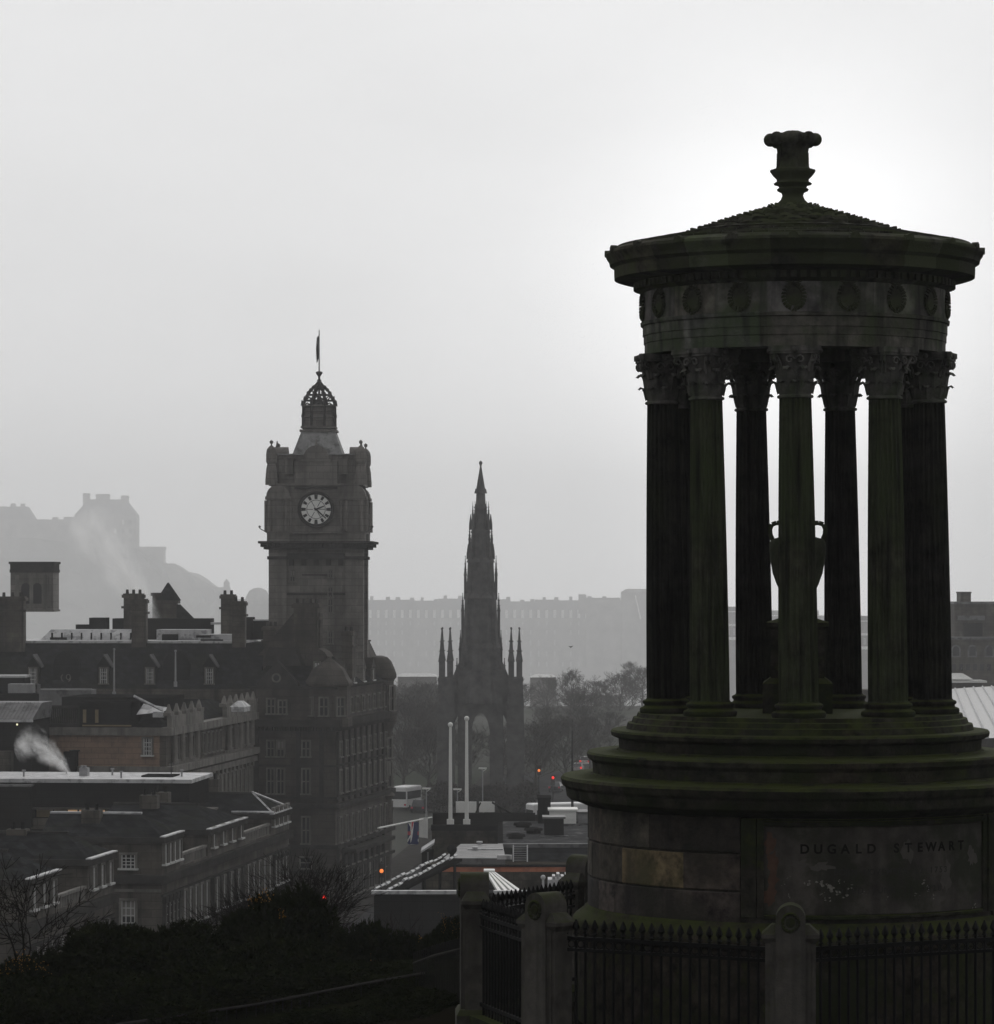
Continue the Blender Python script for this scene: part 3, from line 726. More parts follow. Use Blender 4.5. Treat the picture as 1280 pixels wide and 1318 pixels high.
t1 = terrace('terraced_building', 'near grey terrace at lower left with low hipped slate roofs behind bare branches', 113, 166.8, [(-10.6,-5.66,-13.45),(0,4.75,-13.4)], [(-5.66,0,4)], 8.0, 3, 'stone terraces along the street')
bb = t1.mb(); bb.box(-8*K, -7*K, 1.2*K, 3.4*K, zk(-13.4), zk(-12.2)); bb.build('chimney', m_stone, t1.t)
t2 = terrace('terraced_building', 'long stone terrace whose gable end shows two white sash windows, three hipped pavilions', 208, 181.7, [(0,4.24,-13.45),(10.9,20.3,-13.82),(28,33.2,-14.12)], [(4.24,10.9,5),(20.3,28,5)], 6.5, 4, 'stone terraces along the street')
t2.front(165, 1101, 1118, 19, 0); t2.front(165, 1160, 1198, 19, 0)
t2.front(112, 1101, 1118, 19, 0); t2.front(112, 1160, 1198, 19, 0)
b = t2.mb(); b.box(-6.5*K, -.01, -.05*K, 0, zk(-15.4)-.9*K, zk(-15.4)-.75*K); b.build('string_course', m_trim, t2.t)
b = t2.mb()                                                            # light glazing bars of the far pavilion roof
y0, y1, zt = 28*K, 33.2*K, zk(-14.12)
b.path([(-2.4*K, y0-.1, zt+.12), (.2*K, y0-.1, zt+.12)], .09*K, 4); b.path([(-1.7*K,(y0+y1)/2, zt+1.16*K), (.1*K, y0, zt+.1*K)], .07*K, 4); b.path([(-1.7*K,(y0+y1)/2, zt+1.16*K), (.1*K, y1, zt+.1*K)], .07*K, 4)
b.build('hip_flashing', m_lead, t2.t)
# ------------------------------------------------------------------ flat-roofed block behind it
f = Bld('flat_roofed_building', 'long dark flat-roofed block with a wet white roof edge and a strip of lit windows', 'building', 245, 202, -5)
b = f.mb(); xl = f.x(-40)
b.box(xl, 0, 0, 7*K, 0, f.z(1041)); b.box(xl, f.x(243), .25, 6.8*K, f.z(1041), f.z(1008.5))
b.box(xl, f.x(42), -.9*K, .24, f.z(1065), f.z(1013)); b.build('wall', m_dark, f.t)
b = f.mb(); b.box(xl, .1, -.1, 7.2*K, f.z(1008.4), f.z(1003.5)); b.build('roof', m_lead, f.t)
b = f.mb(); b.box(f.x(172), f.x(214), 2.2*K, 4.4*K, f.z(1003.4), f.z(1001.5)); b.build('roof_recess_shade', m_dark, f.t)  # dark slab standing in for the shade of a recess in the roof
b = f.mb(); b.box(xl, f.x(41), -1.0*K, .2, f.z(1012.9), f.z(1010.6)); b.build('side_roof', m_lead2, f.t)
b = f.mb(); b.box(f.x(40), f.x(222), -.5*K, .0, f.z(1068), f.z(1054.5)); b.box(f.x(40), f.x(224), -.55*K, 0, f.z(1042.6), f.z(1040.5)); b.build('sill_wall', m_stone, f.t)
for i, (ua, ub, lit) in enumerate(((45,66,0),(68,84,0),(86,98,1),(101,116,1),(120,134,1),(135,153,0),(176,196,0),(198,220,0))):
    b = f.mb(); b.box(f.x(ua), f.x(ub), -.06, .02, f.z(1053), f.z(1043)); o = b.build('window', g_warm if lit else m_ochre, f.t)
    if lit: o['label'] = 'window with warm light inside'
b = f.mb(); b.box(f.x(222), f.x(268), .5*K, 3*K, f.z(1100), f.z(1046)); b.box(f.x(221), f.x(270), .45*K, 3.1*K, f.z(1046), f.z(1043.5)); b.build('end_parapet', m_stone, f.t)
b = f.mb(); 
for ua in (58, 75, 95, 113): b.tube((f.x(ua), .6, f.z(1040.4)), (f.x(ua), .6, f.z(1030)), .03)
b.tube((f.x(56), .6, f.z(1031)), (f.x(114), .6, f.z(1030)), .035); b.build('handrail', m_metal, f.t)
b = f.mb(); b.box(f.x(86.5), f.x(97.5), 3.0*K, 3.6*K, f.z(1003.4), f.z(993)); b.build('vent_stack', m_metal, f.t)
b = f.mb()
for ua in (89, 93): b.tube((f.x(ua), 3.3*K, f.z(993)), (f.x(ua), 3.3*K, f.z(990)), .09*K, n=8)
b.build('flue', m_metal, f.t)
b = f.mb()
for ua, y in ((18,2),(126,4),(150,1.2),(222,3)): b.tube((f.x(ua),y*K,f.z(1003.4)),(f.x(ua),y*K,f.z(996)),.06*K,n=6); b.tube((f.x(ua),y*K,f.z(996)),(f.x(ua),y*K,f.z(994.5)),.12*K,n=6)
b.build('vent_pipes', m_metal, f.t)
b = f.mb()
for ua, hh in ((60,22),(200,16)): b.tube((f.x(ua),5*K,f.z(1003)),(f.x(ua),5*K,f.z(1003-hh)),.03*K,n=4); b.tube((f.x(ua-4),5*K,f.z(1004.5-hh)),(f.x(ua+4),5*K,f.z(1004.5-hh)),.02*K,n=4); b.tube((f.x(ua-3),5*K,f.z(1007-hh)),(f.x(ua+3),5*K,f.z(1007-hh)),.02*K,n=4)
b.build('aerials', m_blk, f.t)
for tt, ys in ((t1,(2.4,-8.0)),(t2,(1.5,14.2,17.0,30.0))):
    for y in ys:
        b = tt.mb(); b.box(-4.6*K,-3.6*K,(y-.35)*K,(y+.35)*K,zk(-12.9),zk(-12.15)); ch_ = b.build('chimney', m_stone, tt.t)
        for xx in (-4.35,-3.85): b = tt.mb(); b.tube((xx*K,y*K,zk(-12.15)),(xx*K,y*K,zk(-11.8)),.11*K,.09*K,8); b.build('chimney_pot', m_dark, ch_)
# ------------------------------------------------------------------ orange-brick building with a columned street front
g = Bld('brick_building', 'building with an orange-brown end wall and engaged columns along its street side', 'building', 214, 225, -8)
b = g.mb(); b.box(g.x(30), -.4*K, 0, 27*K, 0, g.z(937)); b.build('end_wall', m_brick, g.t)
b = g.mb(); b.box(-.42*K, 0, -.003, 27*K, 0, g.z(937)-.5*K); b.build('street_wall', m_stone, g.t)
tr = g.mb()
zl, zu = g.z(987), g.z(937)
tr.box(g.x(30), .5*K, -.25*K, 27*K, zl-.45*K, zl); tr.box(g.x(20), .3*K, -.12*K, 27*K, zl-1.0*K, zl-.6*K)
tr.box(g.x(30), .40*K, -.2*K, 27*K, zu-.5*K, zu)
for ya, yb, n in ((.5,9.2,4),(17,26.6,5)):
    tr.box(0, .32*K, ya*K-.3, yb*K+.3, zu+.003, zu+.75*K); tr.box(0, .1*K, ya*K, yb*K, zl+.003, zl+.2*K)
    for i in range(n):
        y = (ya+(yb-ya)*(i+.5)/n)*K
        tr.tube((.16*K, y, zl+.2*K), (.16*K, y, zu-.5*K), .24*K, .21*K, 12)
        if i < n-1: window(g.t, 0.0, y+(yb-ya)*K/n/2, zl+.35*K, .7*K, 1.35*K, R(90), 'plain')
    for i in range(n+1):                                              # scalloped attic with little finials
        y = (ya+(yb-ya)*i/n)*K
        tr.box(-.2*K, .30*K, y-.5*K, y+.5*K, zu+.753*K, zu+.98*K); tr.frus(-.12*K,.22*K,y-.26*K,y+.26*K,zu+.98*K, .0,.1*K,y-.05*K,y+.05*K,zu+1.5*K)
for i in range(5): window(g.t, 0, (10.5+i*1.25)*K, zl+.35*K, .6*K, 1.3*K, R(90), 'plain')
for i in range(20): window(g.t, 0, (1.0+i*1.3)*K, zl-3.6*K, .55*K, 2.2*K, R(90), 'plain')
pilaster_row(g, tr, .2*K, 26.8*K, zl-4.2*K, zl-1.0*K, 21, .3, .14)
tr.build('columned_front', m_trim, g.t)
b = g.mb(); b.box(g.x(55), g.x(100), .1*K, .4*K, zu+.003, zu+.25*K); b.box(g.x(55), g.x(100), .1*K, .4*K, g.z(913), g.z(909))
for i in range(16): xx = g.x(56+i*2.85); b.box(xx-.04*K, xx+.04*K, .16*K, .32*K, zu+.25*K, g.z(913))
b.build('balustrade', m_trimd, g.t)
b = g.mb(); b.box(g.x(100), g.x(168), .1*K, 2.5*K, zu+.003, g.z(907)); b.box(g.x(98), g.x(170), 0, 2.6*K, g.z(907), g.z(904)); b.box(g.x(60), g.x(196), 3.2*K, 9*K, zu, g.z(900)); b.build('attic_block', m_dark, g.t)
b = g.mb()
for ua in (105, 121): b.box(g.x(ua), g.x(ua+4), -.02, .15*K, g.z(931), g.z(914))
b.box(g.x(104), g.x(168), .0, .095*K, g.z(935.5), g.z(933.6)); b.build('pale_trim', m_ochre, g.t)
b = g.mb(); z0 = g.z(923)
b.add([(g.x(170),1.0*K,g.z(921)),(g.x(207),.6*K,g.z(917)),(g.x(207),2.6*K,g.z(913)),(g.x(170),3*K,g.z(908))], [(0,1,2,3)])
b.path([(g.x(166),1.2*K,g.z(897)),(g.x(207),.5*K,g.z(915))], .09*K, 4); b.box(g.x(194), g.x(208), .5*K, .7*K, g.z(924), g.z(917)); b.build('skylight', m_lead, g.t)
b = g.mb(); b.frus(g.x(262),g.x(282),8*K,10*K,g.z(905,240),g.x(269),g.x(275),8.6*K,9.4*K,g.z(898,240)); b.box(g.x(264),g.x(281),8*K,10*K,g.z(911,240),g.z(905,240)); b.build('roof_lantern', m_lead, g.t)
b = g.mb(); b.frus(g.x(30), -.4*K, .5*K, 27*K, zu+.003, g.x(80), -2*K, 6*K, 22*K, g.z(915)); b.build('roof', m_slate, g.t)
g.front(190, 951, 972, 11, 0, 'sash')
b = g.mb(); b.box(g.x(82), g.x(99), -.5*K, -.003, 0, g.z(968)); b.box(g.x(90), g.x(101), -.55*K, -.0, g.z(968), g.z(966)); b.build('flue_duct', m_dark, g.t)
# low building with seamed roof, far left
q = Bld('shed_building', 'low building at the left edge with seamed lean-to roof and lit wall lamp', 'building', 40, 221, -6)
b = q.mb(); b.box(q.x(-40), 0, 0, 5*K, 0, q.z(927)); b.build('wall', m_dark, q.t)
b = q.mb(); b.frus(q.x(-40), .1, -.2, 5*K, q.z(927)+.003, q.x(-40), q.x(44), 2.2*K, 5*K, q.z(906)); 
for i in range(14): xx = q.x(-30+i*5.2); b.path([(xx,-.2,q.z(926)),(xx+.06*K,2.2*K,q.z(905.5))], .03*K, 4)
b.build('roof', m_lead2, q.t)
b = q.mb(); b.box(q.x(-40), .15, -.25, -.05, q.z(929.5), q.z(926.5)); b.build('gutter', m_lead, q.t)
b = q.mb(); b.ball((q.x(23),-.25,q.z(932.5)), .065*K); b.build('wall_lamp', g_lamp, q.t)
b = q.mb(); b.box(q.x(-40), q.x(20), -1.2*K, -.6*K, 0, q.z(966)); b.build('yard_wall', m_stone, q.t)
# white roof units left
q = Bld('flat_roofed_building', 'dark flat block at the left edge with a white roof box on top', 'building', 50, 248, -4)
b = q.mb(); b.box(q.x(-60), 0, 0, 6*K, 0, q.z(893)); b.build('wall', m_dark, q.t)
b = q.mb(); b.box(q.x(6), q.x(38), 1*K, 2*K, q.z(893), q.z(881)); b.build('roof_box', m_metal, q.t)
b = q.mb(); b.box(q.x(-60), q.x(20), 3*K, 5*K, q.z(893), q.z(874)); b.build('roof_hut', m_dark, q.t)
b = q.mb(); b.box(q.x(-60), q.x(21), 2.9*K, 5.1*K, q.z(874), q.z(871)); b.build('hut_roof', m_lead, q.t)
b = q.mb(); b.box(q.x(48), q.x(51), -.02, .3, q.z(893), q.z(881)); b.box(q.x(50), q.x(118), -.02, .3, q.z(887.5), q.z(886)); b.box(q.x(50.1), q.x(118), .02, 2*K, 0, q.z(888)); b.build('parapet', m_lead2, q.t)
# ------------------------------------------------------------------ mansard building with dormers and chimneys
h = Bld('mansard_building', 'wide slate mansard building with dormer windows and tall dark chimneys', 'building', 335, 272, -3)
b = h.mb(); xl = h.x(-45); b.box(xl, 0, 0, 14*K, 0, h.z(887)); b.build('wall', m_stone, h.t)
b = h.mb(); b.frus(xl, 0, 0, 14*K, h.z(887)+.003, xl, 0, 2.6*K, 12*K, h.z(829)); b.build('roof', m_slate, h.t)
b = h.mb(); b.box(xl, h.x(308), 2.5*K, 12*K, h.z(829), h.z(826)); b.build('flat_roof_top', m_lead, h.t)
b = h.mb(); b.frus(h.x(34),h.x(166),5*K,9*K,h.z(825.9),h.x(46),h.x(164),6*K,8.6*K,h.z(812)); b.box(h.x(186),h.x(252),6*K,9*K,h.z(825.9),h.z(812)); b.box(h.x(248),h.x(292),4.5*K,9*K,h.z(825.9),h.z(818)); b.build('roof_lantern', m_lead, h.t)
b = h.mb()
for i in range(9): xx = h.x(50+13*i); b.box(xx-.04*K, xx+.04*K, 4.95*K, 5.3*K, h.z(825), h.z(816))
b.box(h.x(48),h.x(70),4.8*K,4.95*K,h.z(825),h.z(822)); b.box(h.x(195),h.x(215),5.2*K,5.9*K,h.z(826),h.z(818)); b.box(h.x(243),h.x(262),4*K,4.4*K,h.z(822),h.z(819)); b.box(h.x(251),h.x(280),3*K,3.4*K,h.z(828),h.z(824)); b.build('roof_clutter', m_dark, h.t)
for uu in (40, 132, 192, 269):
    d = h.mb(); x = h.x(uu); zz0 = h.z(882); wq = m(8, 272)
    d.box(x-wq, x+wq, .2*K, 2.2*K, zz0, h.z(858)); dm = d.build('dormer', m_dark, h.t)
    d = h.mb(); d.prism([(x-wq*1.25, h.z(858.5)),(x+wq*1.25, h.z(858.5)),(x, h.z(844))], 'y', .35*K, 2.4*K)
    d.build('dormer_roof', m_dark, dm)
    d = h.mb(); d.add([(x+wq*1.35,.05*K,h.z(857.5)),(x,.05*K,h.z(842.5)),(x,2.4*K,h.z(842.5)),(x+wq*1.35,2.4*K,h.z(857.5)),(x+wq*1.35,.05*K,h.z(860)),(x,.05*K,h.z(845)),(x,2.4*K,h.z(845)),(x+wq*1.35,2.4*K,h.z(860))], [(0,1,2,3),(4,5,6,7),(0,1,5,4),(0,3,7,4),(1,2,6,5),(2,3,7,6)])
    d.build('lead_slope', m_lead2, dm)
    window(h.t, x, .19*K, h.z(880), m(9,272), m(19,272), 0, 'dormer')
for uu, ring in ((82, True), (225, False)):
    d = h.mb(); x = h.x(uu); n = 14; rr = m(17, 272)
    d.prism([(x+rr*math.cos(PI*i/n), h.z(858)+rr*math.sin(PI*i/n)*1.15) for i in range(n+1)], 'y', .6*K, 2.2*K)
    d.prism([(x-rr,h.z(886)),(x+rr,h.z(886)),(x+rr,h.z(858.1)),(x-rr,h.z(858.1))], 'y', .5*K, 2.2*K); d.build('arched_gable', m_dark, h.t)
    if ring:
        d = h.mb(); pts = [(x+m(6,272)*math.cos(a), .45*K, h.z(873)+m(6,272)*math.sin(a)) for a in [PI*.75+i*PI*1.5/12 for i in range(13)]]
        d.path(pts, .05*K, 5); pts = [(x+m(3,272)+m(2.6,272)*math.cos(a), .45*K, h.z(872)+m(3.4,272)*math.sin(a)) for a in [i*2*PI/10 for i in range(11)]]; d.path(pts, .04*K, 5); d.build('round_tracery', m_trim, h.t)
def stack(b, u0, u1, vt, vb, y0, pots, Y):
    c = b.mb(); xa, xb = b.x(u0), b.x(u1); w_ = xb-xa; zt, zb_ = b.z(vt, Y), b.z(vb, Y)
    c.box(xa+.08*w_, xb-.08*w_, y0, y0+1.1*K, zb_, zt-.35*K); c.box(xa, xb, y0-.1*K, y0+1.2*K, zt-.35*K, zt-.1*K); c.box(xa+.05*w_, xb-.05*w_, y0, y0+1.1*K, zt-.1*K, zt)
    c.box(xa-.02*w_, xb+.02*w_, y0-.12*K, y0+1.22*K, zt-1.2*K, zt-1.02*K)
    o = c.build('chimney', m_stone, b.t)
    p = b.mb()
    for i in range(pots): xx = xa+w_*(i+.7)/(pots+.4); p.tube((xx,y0+.5*K,zt),(xx,y0+.5*K,zt+.32*K),.13*K,.11*K,8)
    p.build('chimney_pots', m_red if False else m_trimd, o)
for a in ((-12,26,768,840,1.6*K,3,272),(162,184,771,834,1.8*K,2,272),(293,313,774,834,1.8*K,2,272),(265,286,765,826,8*K,2,280),(132,161,764,826,9*K,3,281)): stack(h, *a)
b = h.mb(); b.box(h.x(70),h.x(88),9*K,10*K,h.z(826),h.z(806)); b.box(h.x(88),h.x(110),9*K,11*K,h.z(826),h.z(797)); b.box(h.x(118),h.x(250),9.5*K,11.5*K,h.z(826),h.z(798)); b.box(h.x(285),h.x(308),8*K,10*K,h.z(826),h.z(796)); b.box(h.x(308),h.x(346),9*K,11*K,h.z(826),h.z(801)); b.build('plant_rooms', m_dark, h.t)
b = h.mb(); b.box(h.x(307),h.x(350),8.9*K,11.1*K,h.z(801),h.z(799)); b.box(h.x(250),h.x(290),9.3*K,10.5*K,h.z(806),h.z(803)); b.build('plant_room_roof', m_lead, h.t)
tu = thing('corner_turret', 'small dark turret with a steep pyramid roof among the chimneys on the skyline', 'turret', (PK(215,0,292).x, 292*K, GR))
tb = MB(Matrix.Translation(PK(215, 745, 292))); mz = lambda v: (745-v)*292*K/FPX; mx = lambda u: (u-215)*292*K/FPX
tb.box(mx(205),mx(227),0,1.5*K,mz(850),mz(772)); tb.box(mx(202),mx(230),-.15*K,1.6*K,mz(777),mz(773)); tb.box(mx(196),mx(206),.1*K,1.2*K,mz(850),mz(764)); tb.box(mx(194),mx(208),0,1.3*K,mz(767),mz(763)); tb.build('body', m_stone, tu)
tb = MB(Matrix.Translation(PK(215, 745, 292))); tb.frus(mx(201),mx(231),-.2*K,1.7*K,mz(773)+.003,mx(214.6),mx(216.4),.7*K,.8*K,mz(750)); tb.frus(mx(226),mx(252),0,1.4*K,mz(800),mx(227),mx(231),.3*K,.9*K,mz(778)); tb.box(mx(226),mx(252),.1*K,1.4*K,mz(850),mz(800)-.003); tb.build('roof', m_slate, tu)
bx = thing('stair_tower', 'square tower head with arched openings and overhanging cornice, upper left', 'tower', (PK(41,0,305).x, 305*K, GR))
tb = MB(Matrix.Translation(PK(41, 745, 305))); mz = lambda v: (745-v)*305*K/FPX; mx = lambda u: (u-41)*305*K/FPX; dp = mx(100)
tb.box(mx(13.5),mx(68.5),0,dp,mz(785),mz(737.002)); tb.box(mx(12),mx(70),-.12*K,dp+.1,mz(787.5),mz(785)); tb.box(mx(-25),mx(24),.3*K,dp-.3,-23.5*K,mz(787.5)); tb.build('body', m_tower, bx)
tb = MB(Matrix.Translation(PK(41, 745, 305))); tb.box(mx(12.5),mx(69.5),-.1*K,dp+.1,mz(737),mz(733)); tb.box(mx(11.5),mx(70.5),-.2*K,dp+.15,mz(726),mz(723)); tb.box(mx(13),mx(69),-.02*K,dp,mz(733),mz(726)); tb.build('cornice', m_trimd, bx)
for ua in (33, 48):
    tb = MB(Matrix.Translation(PK(41, 745, 305))); w2 = m(5.6,305); x = mx(ua)
    tb.prism([(x-w2,mz(777)),(x+w2,mz(777))]+[(x+w2*math.cos(PI*i/8),mz(756)+w2*math.sin(PI*i/8)) for i in range(9)], 'y', -.04, .02); tb.build('arched_opening', m_blk, bx)
tb = MB(Matrix.Translation(PK(41, 745, 305)))
for ua in (22, 40.5, 58): tb.box(mx(ua-2.4),mx(ua+2.4),-.10*K,-.002,mz(784),mz(740))
for ua in (62.5, 66.5): tb.box(mx(ua-.8),mx(ua+.8),-.08*K,-.002,mz(780),mz(742))
tb.build('pilasters', m_trim, bx)
def pole(name, label, u, v0, v1, Y, r, mt, group=None):
    p0 = PK(u, v1, Y); p1 = PK(u, v0, Y); b = MB(); b.tube(p0, p1, r*1.25, r*.8, 8); b.ball(tuple(p1), r*1.6, 8); b.tube(p0, p0+Vector((0,0,.35)), r*2.2, n=8)
    return solo(b, name, mt, label, 'flagpole', p0, group)
pole('flagpole', 'thin pale flagpole left of the first sash dormer row', 147, 836, 897, 236, .055*K, m_metal)
pole('flagpole', 'thin pale flagpole rising above the scalloped attic finials', 226, 838, 884, 236, .055*K, m_metal)
pole('flagpole', 'tall white flagpole on the roof, the shorter one left of the hoarding', 580, 933, 1062, 211, .10*K, m_white)
pole('flagpole', 'tall white flagpole crossing in front of the white hoarding', 601, 925, 1062, 211, .10*K, m_white)
# ------------------------------------------------------------------ clock-tower hotel
H = Bld('clock_tower_hotel', 'large dark stone hotel with a tall square clock tower and open crown spire', 'building', 432, 252, -10)
t = H.t; zH = H.z
xl = H.x(318); D = 20*K
wl, tr, sl_ = H.mb(), H.mb(), H.mb()
wl.box(xl, 0, 0, D, 0, zH(936)); wl.box(xl+.1*K, -.1*K, .1*K, D-.1*K, zH(936)+.003, zH(886))
for v0, v1, o_ in ((927,936,.45),(1035,1041,.32),(1026,1029,.15),(1088,1093,.28),(985,987.5,.12),(1121,1125,.25)):
    tr.box(xl, o_*K, -o_*K, D, zH(v1), zH(v0)+.0)
for v0, v1, o_ in ((884,887,.2),): tr.box(xl, o_*K, -o_*K, D, zH(v1)+.004, zH(v0))
n = 34
for i in range(n): x = xl+(0-xl)*(i+.5)/n; tr.box(x-.06*K, x+.06*K, -.36*K, -.002, zH(941), zH(936)-.002)
for i in range(90): y = D*(i+.5)/90; tr.box(.002, .36*K, y-.06*K, y+.06*K, zH(941), zH(936)-.002)
for ua in (329, 384, 414): tr.box(H.x(ua)-.16*K, H.x(ua)+.16*K, -.12*K, -.002, zH(1034), zH(942))
for i in range(10): y = D*(i+.2)/10; tr.box(.002, .14*K, y-.18*K, y+.18*K, zH(1034), zH(942)); tr.box(.002, .2*K, y-.2*K, y+.2*K, zH(1160), zH(1094))
# windows on the near front
for uu, va, vb, wp in ((348,901,919,9),(363,903,919,9),(348,955,974,8),(361,955,974,8),(394,955,974,9),(348,991,1022,8),(361,991,1022,8),(394,991,1022,9),(394,1053,1086,9),(345,1053,1086,9),(365,1053,1086,9),(345,1105,1118,14),(394,1105,1118,14)):
    H.front(uu, va, vb, wp, -.02 if va > 930 else .08*K, 'plain')
for v0, v1 in ((901,920),(956,975),(992,1022),(1053,1086)):
    for i in range(10): window(t, -.02 if v0 > 930 else -.12*K, D*(i+.7)/10, zH(v1), .62*K, m(v1-v0,252)*.95, R(90), 'plain')
for i in range(9): window(t, .0, D*(i+.7)/10, zH(1160), 1.3*K, m(38,252), R(90), 'plain', 'shop_window')
# steep roof, gable with oculus, chimneys, dormers
sl_.frus(xl, -.1*K, .1*K, D, zH(884)+.003, H.x(346), -3.4*K, 4.2*K, D-6*K, zH(833,256)); 
sl_.build('roof', m_slate, t)
tr.prism([(H.x(330),zH(886)),(H.x(384),zH(886)),(H.x(384),zH(880)),(H.x(357),zH(851)),(H.x(330),zH(880))], 'y', -.2*K, .5*K)
tr.prism([(H.x(331),zH(858)),(H.x(384),zH(858)),(H.x(374),zH(834)),(H.x(340),zH(834))], 'y', 1.2*K, 2.5*K)
tr.build('stone_trim', m_trimd, t)
b = H.mb(); n = 16; cx, cz, rr = H.x(356), zH(873), m(5.2,252)
pts = [(cx+rr*math.cos(2*PI*i/n), -.24*K, cz+rr*math.sin(2*PI*i/n)) for i in range(n+1)]; b.path(pts, .07*K, 6); oc = b.build('round_window', m_trim, t)
b = H.mb(); b.prism([(cx+rr*.95*math.cos(2*PI*i/n), cz+rr*.95*math.sin(2*PI*i/n)) for i in range(n)], 'y', -.22*K, -.1*K); b.build('pane', m_glass, oc)
wl.build('wall', m_stone2, t)
stack(H, 366, 402, 776, 860, 2.2*K, 4, 256)
b = H.mb(); b.prism([(H.x(320),zH(845)),(H.x(366),zH(790)),(H.x(402),zH(790)),(H.x(402),zH(845))], 'y', 2.6*K, 3.4*K); b.build('gable_wall', m_stone2, t)
for i in range(4):                                    # dormers along the street-side roof
    y = (4+3.4*i)*K; b = H.mb(); b.box(-2.2*K,-.35*K,y-.55*K,y+.55*K,zH(884),zH(866)); b.prism([(y-.75*K,zH(866)+.002),(y+.75*K,zH(866)+.002),(y,zH(852))],'x',-2.4*K,-.2*K); d_ = b.build('dormer', m_stone2, t); window(t, -.34*K, y, zH(882), .6*K, m(13,252), R(90), 'sash')
stack(H, 322, 342, 806, 870, 3.2*K, 3, 256); stack(H, 420, 436, 812, 872, 5*K, 2, 258)
# corner bay and dormer
b = H.mb(); b.lathe([(1.75*K,zH(936)+.003),(1.75*K,zH(925)),(1.62*K,zH(924)),(1.62*K,zH(884)),(1.8*K,zH(883)),(1.8*K,zH(880)),(1.5*K,zH(872)),(1.2*K,zH(862)),(.5*K,zH(852)),(.05*K,zH(846))], 8, (H.x(418), 1.3*K), a0=PI/8, a1=2*PI+PI/8); b.build('corner_bay', m_stone2, t)
for k, aa in enumerate((-45, 0, 45)):
    a = R(aa); window(t, H.x(418)+1.52*K*math.sin(a), 1.3*K-1.52*K*math.cos(a), zH(921), .55*K, m(22,252), a, 'plain')
b = H.mb(); b.box(H.x(396),H.x(415),1.0*K,3*K,zH(884),zH(846)); b.prism([(H.x(393),zH(846)),(H.x(418),zH(846)),(H.x(414),zH(840)),(H.x(406),zH(835)),(H.x(397),zH(838))], 'y', .9*K, 3*K); b.build('dormer', m_stone2, t)
window(t, H.x(404.5), .98*K, zH(869), m(6,252), m(15,252), 0, 'sash')
# far domed bay on the street side
yb = 18.4*K; XB = -.72*K; zf = lambda v: 23.5*K+(VH-v)*270*K/FPX
b = H.mb(); b.lathe([(.95*K,0),(.95*K,zf(1060)),(1.05*K,zf(1058)),(1.05*K,zf(1028)),(1.3*K,zf(1024)),(1.0*K,zf(1018)),(1.0*K,zf(945)),(1.25*K,zf(934)),(1.45*K,zf(925)),(1.45*K,zf(917)),(1.2*K,zf(915)),(1.2*K,zf(876)),(1.42*K,zf(872)),(1.42*K,zf(868)),(1.25*K,zf(860)),(1.0*K,zf(851)),(.7*K,zf(846)),(.3*K,zf(844))], 16, (XB, yb)); b.build('domed_bay', m_stone2, t, 25)
b = H.mb(); b.box(-5*K, -1.1*K, yb-3*K, yb+1.2*K, zf(900), zf(846)); b.frus(-5*K,-1.1*K,yb-3*K,yb+1.2*K,zf(846),-5*K,-1.6*K,yb-2*K,yb+.8*K,zf(826)); b.box(-5*K,-1.5*K,yb-2.1*K,yb+.9*K,zf(826),zf(824)); b.build('attic_pavilion', m_stone2, t)
for aa in (20, 65, 110):
    a = R(aa); window(t, XB+1.14*K*math.sin(a), yb-1.14*K*math.cos(a), zf(914), .5*K, m(30,274), a, 'plain'); window(t, XB+.95*K*math.sin(a), yb-.95*K*math.cos(a), zf(1012), .5*K, m(30,274), a, 'plain'); window(t, XB+.95*K*math.sin(a), yb-.95*K*math.cos(a), zf(975), .5*K, m(24,274), a, 'plain')
b = H.mb(); b.box(.003, 1.1*K, 2*K, 16*K, zH(1101), zH(1096)); b.build('canopy', m_trimd, t)
# tower: square in plan, local axes of the hotel
YT = 262.0; tl = H.L(411.0, 745, YT+3.6); TX, TY = tl.x, tl.y
zT = lambda v: 23.5*K+(VH-v)*YT*K/FPX
pw = lambda px: m(px, YT)
a_ = pw(61)                                    # half side: front plus the sliver of flank
TR = Matrix.Rotation(R(9), 4, 'Z')
TB = H.M @ Matrix.Translation((TX, TY, 0)) @ TR
def TM(): return MB(TB)
def twin(x, y, z, w, h):
    q = Matrix.Translation((TX, TY, 0)) @ TR @ Vector((x, y, z)); window(t, q.x, q.y, q.z, w, h, R(9), 'plain')
b = TM()
b.box(-a_*.93,a_*.93,-a_*.93,a_*.93, zT(900), zT(700))
for sx in (-1,1):
    for sy in (-1,1):
        c0, c1 = a_*.62, a_
        b.box(min(sx*c0,sx*c1),max(sx*c0,sx*c1),min(sy*c0,sy*c1),max(sy*c0,sy*c1), zT(900), zT(700)-.002)
shaft = b.build('tower_shaft', m_tower, t)
b = TM()
for v0, v1, o_ in ((716,720,.03),(700,707,.10),(696.5,699.5,.21)): q = a_*(1+o_); b.box(-q,q,-q,q,zT(v1),zT(v0))
q = a_*1.1; b.frus(-a_*1.06,a_*1.06,-a_*1.06,a_*1.06,zT(700)+.002,-q*1.08,q*1.08,-q*1.08,q*1.08,zT(699.5)-.001)
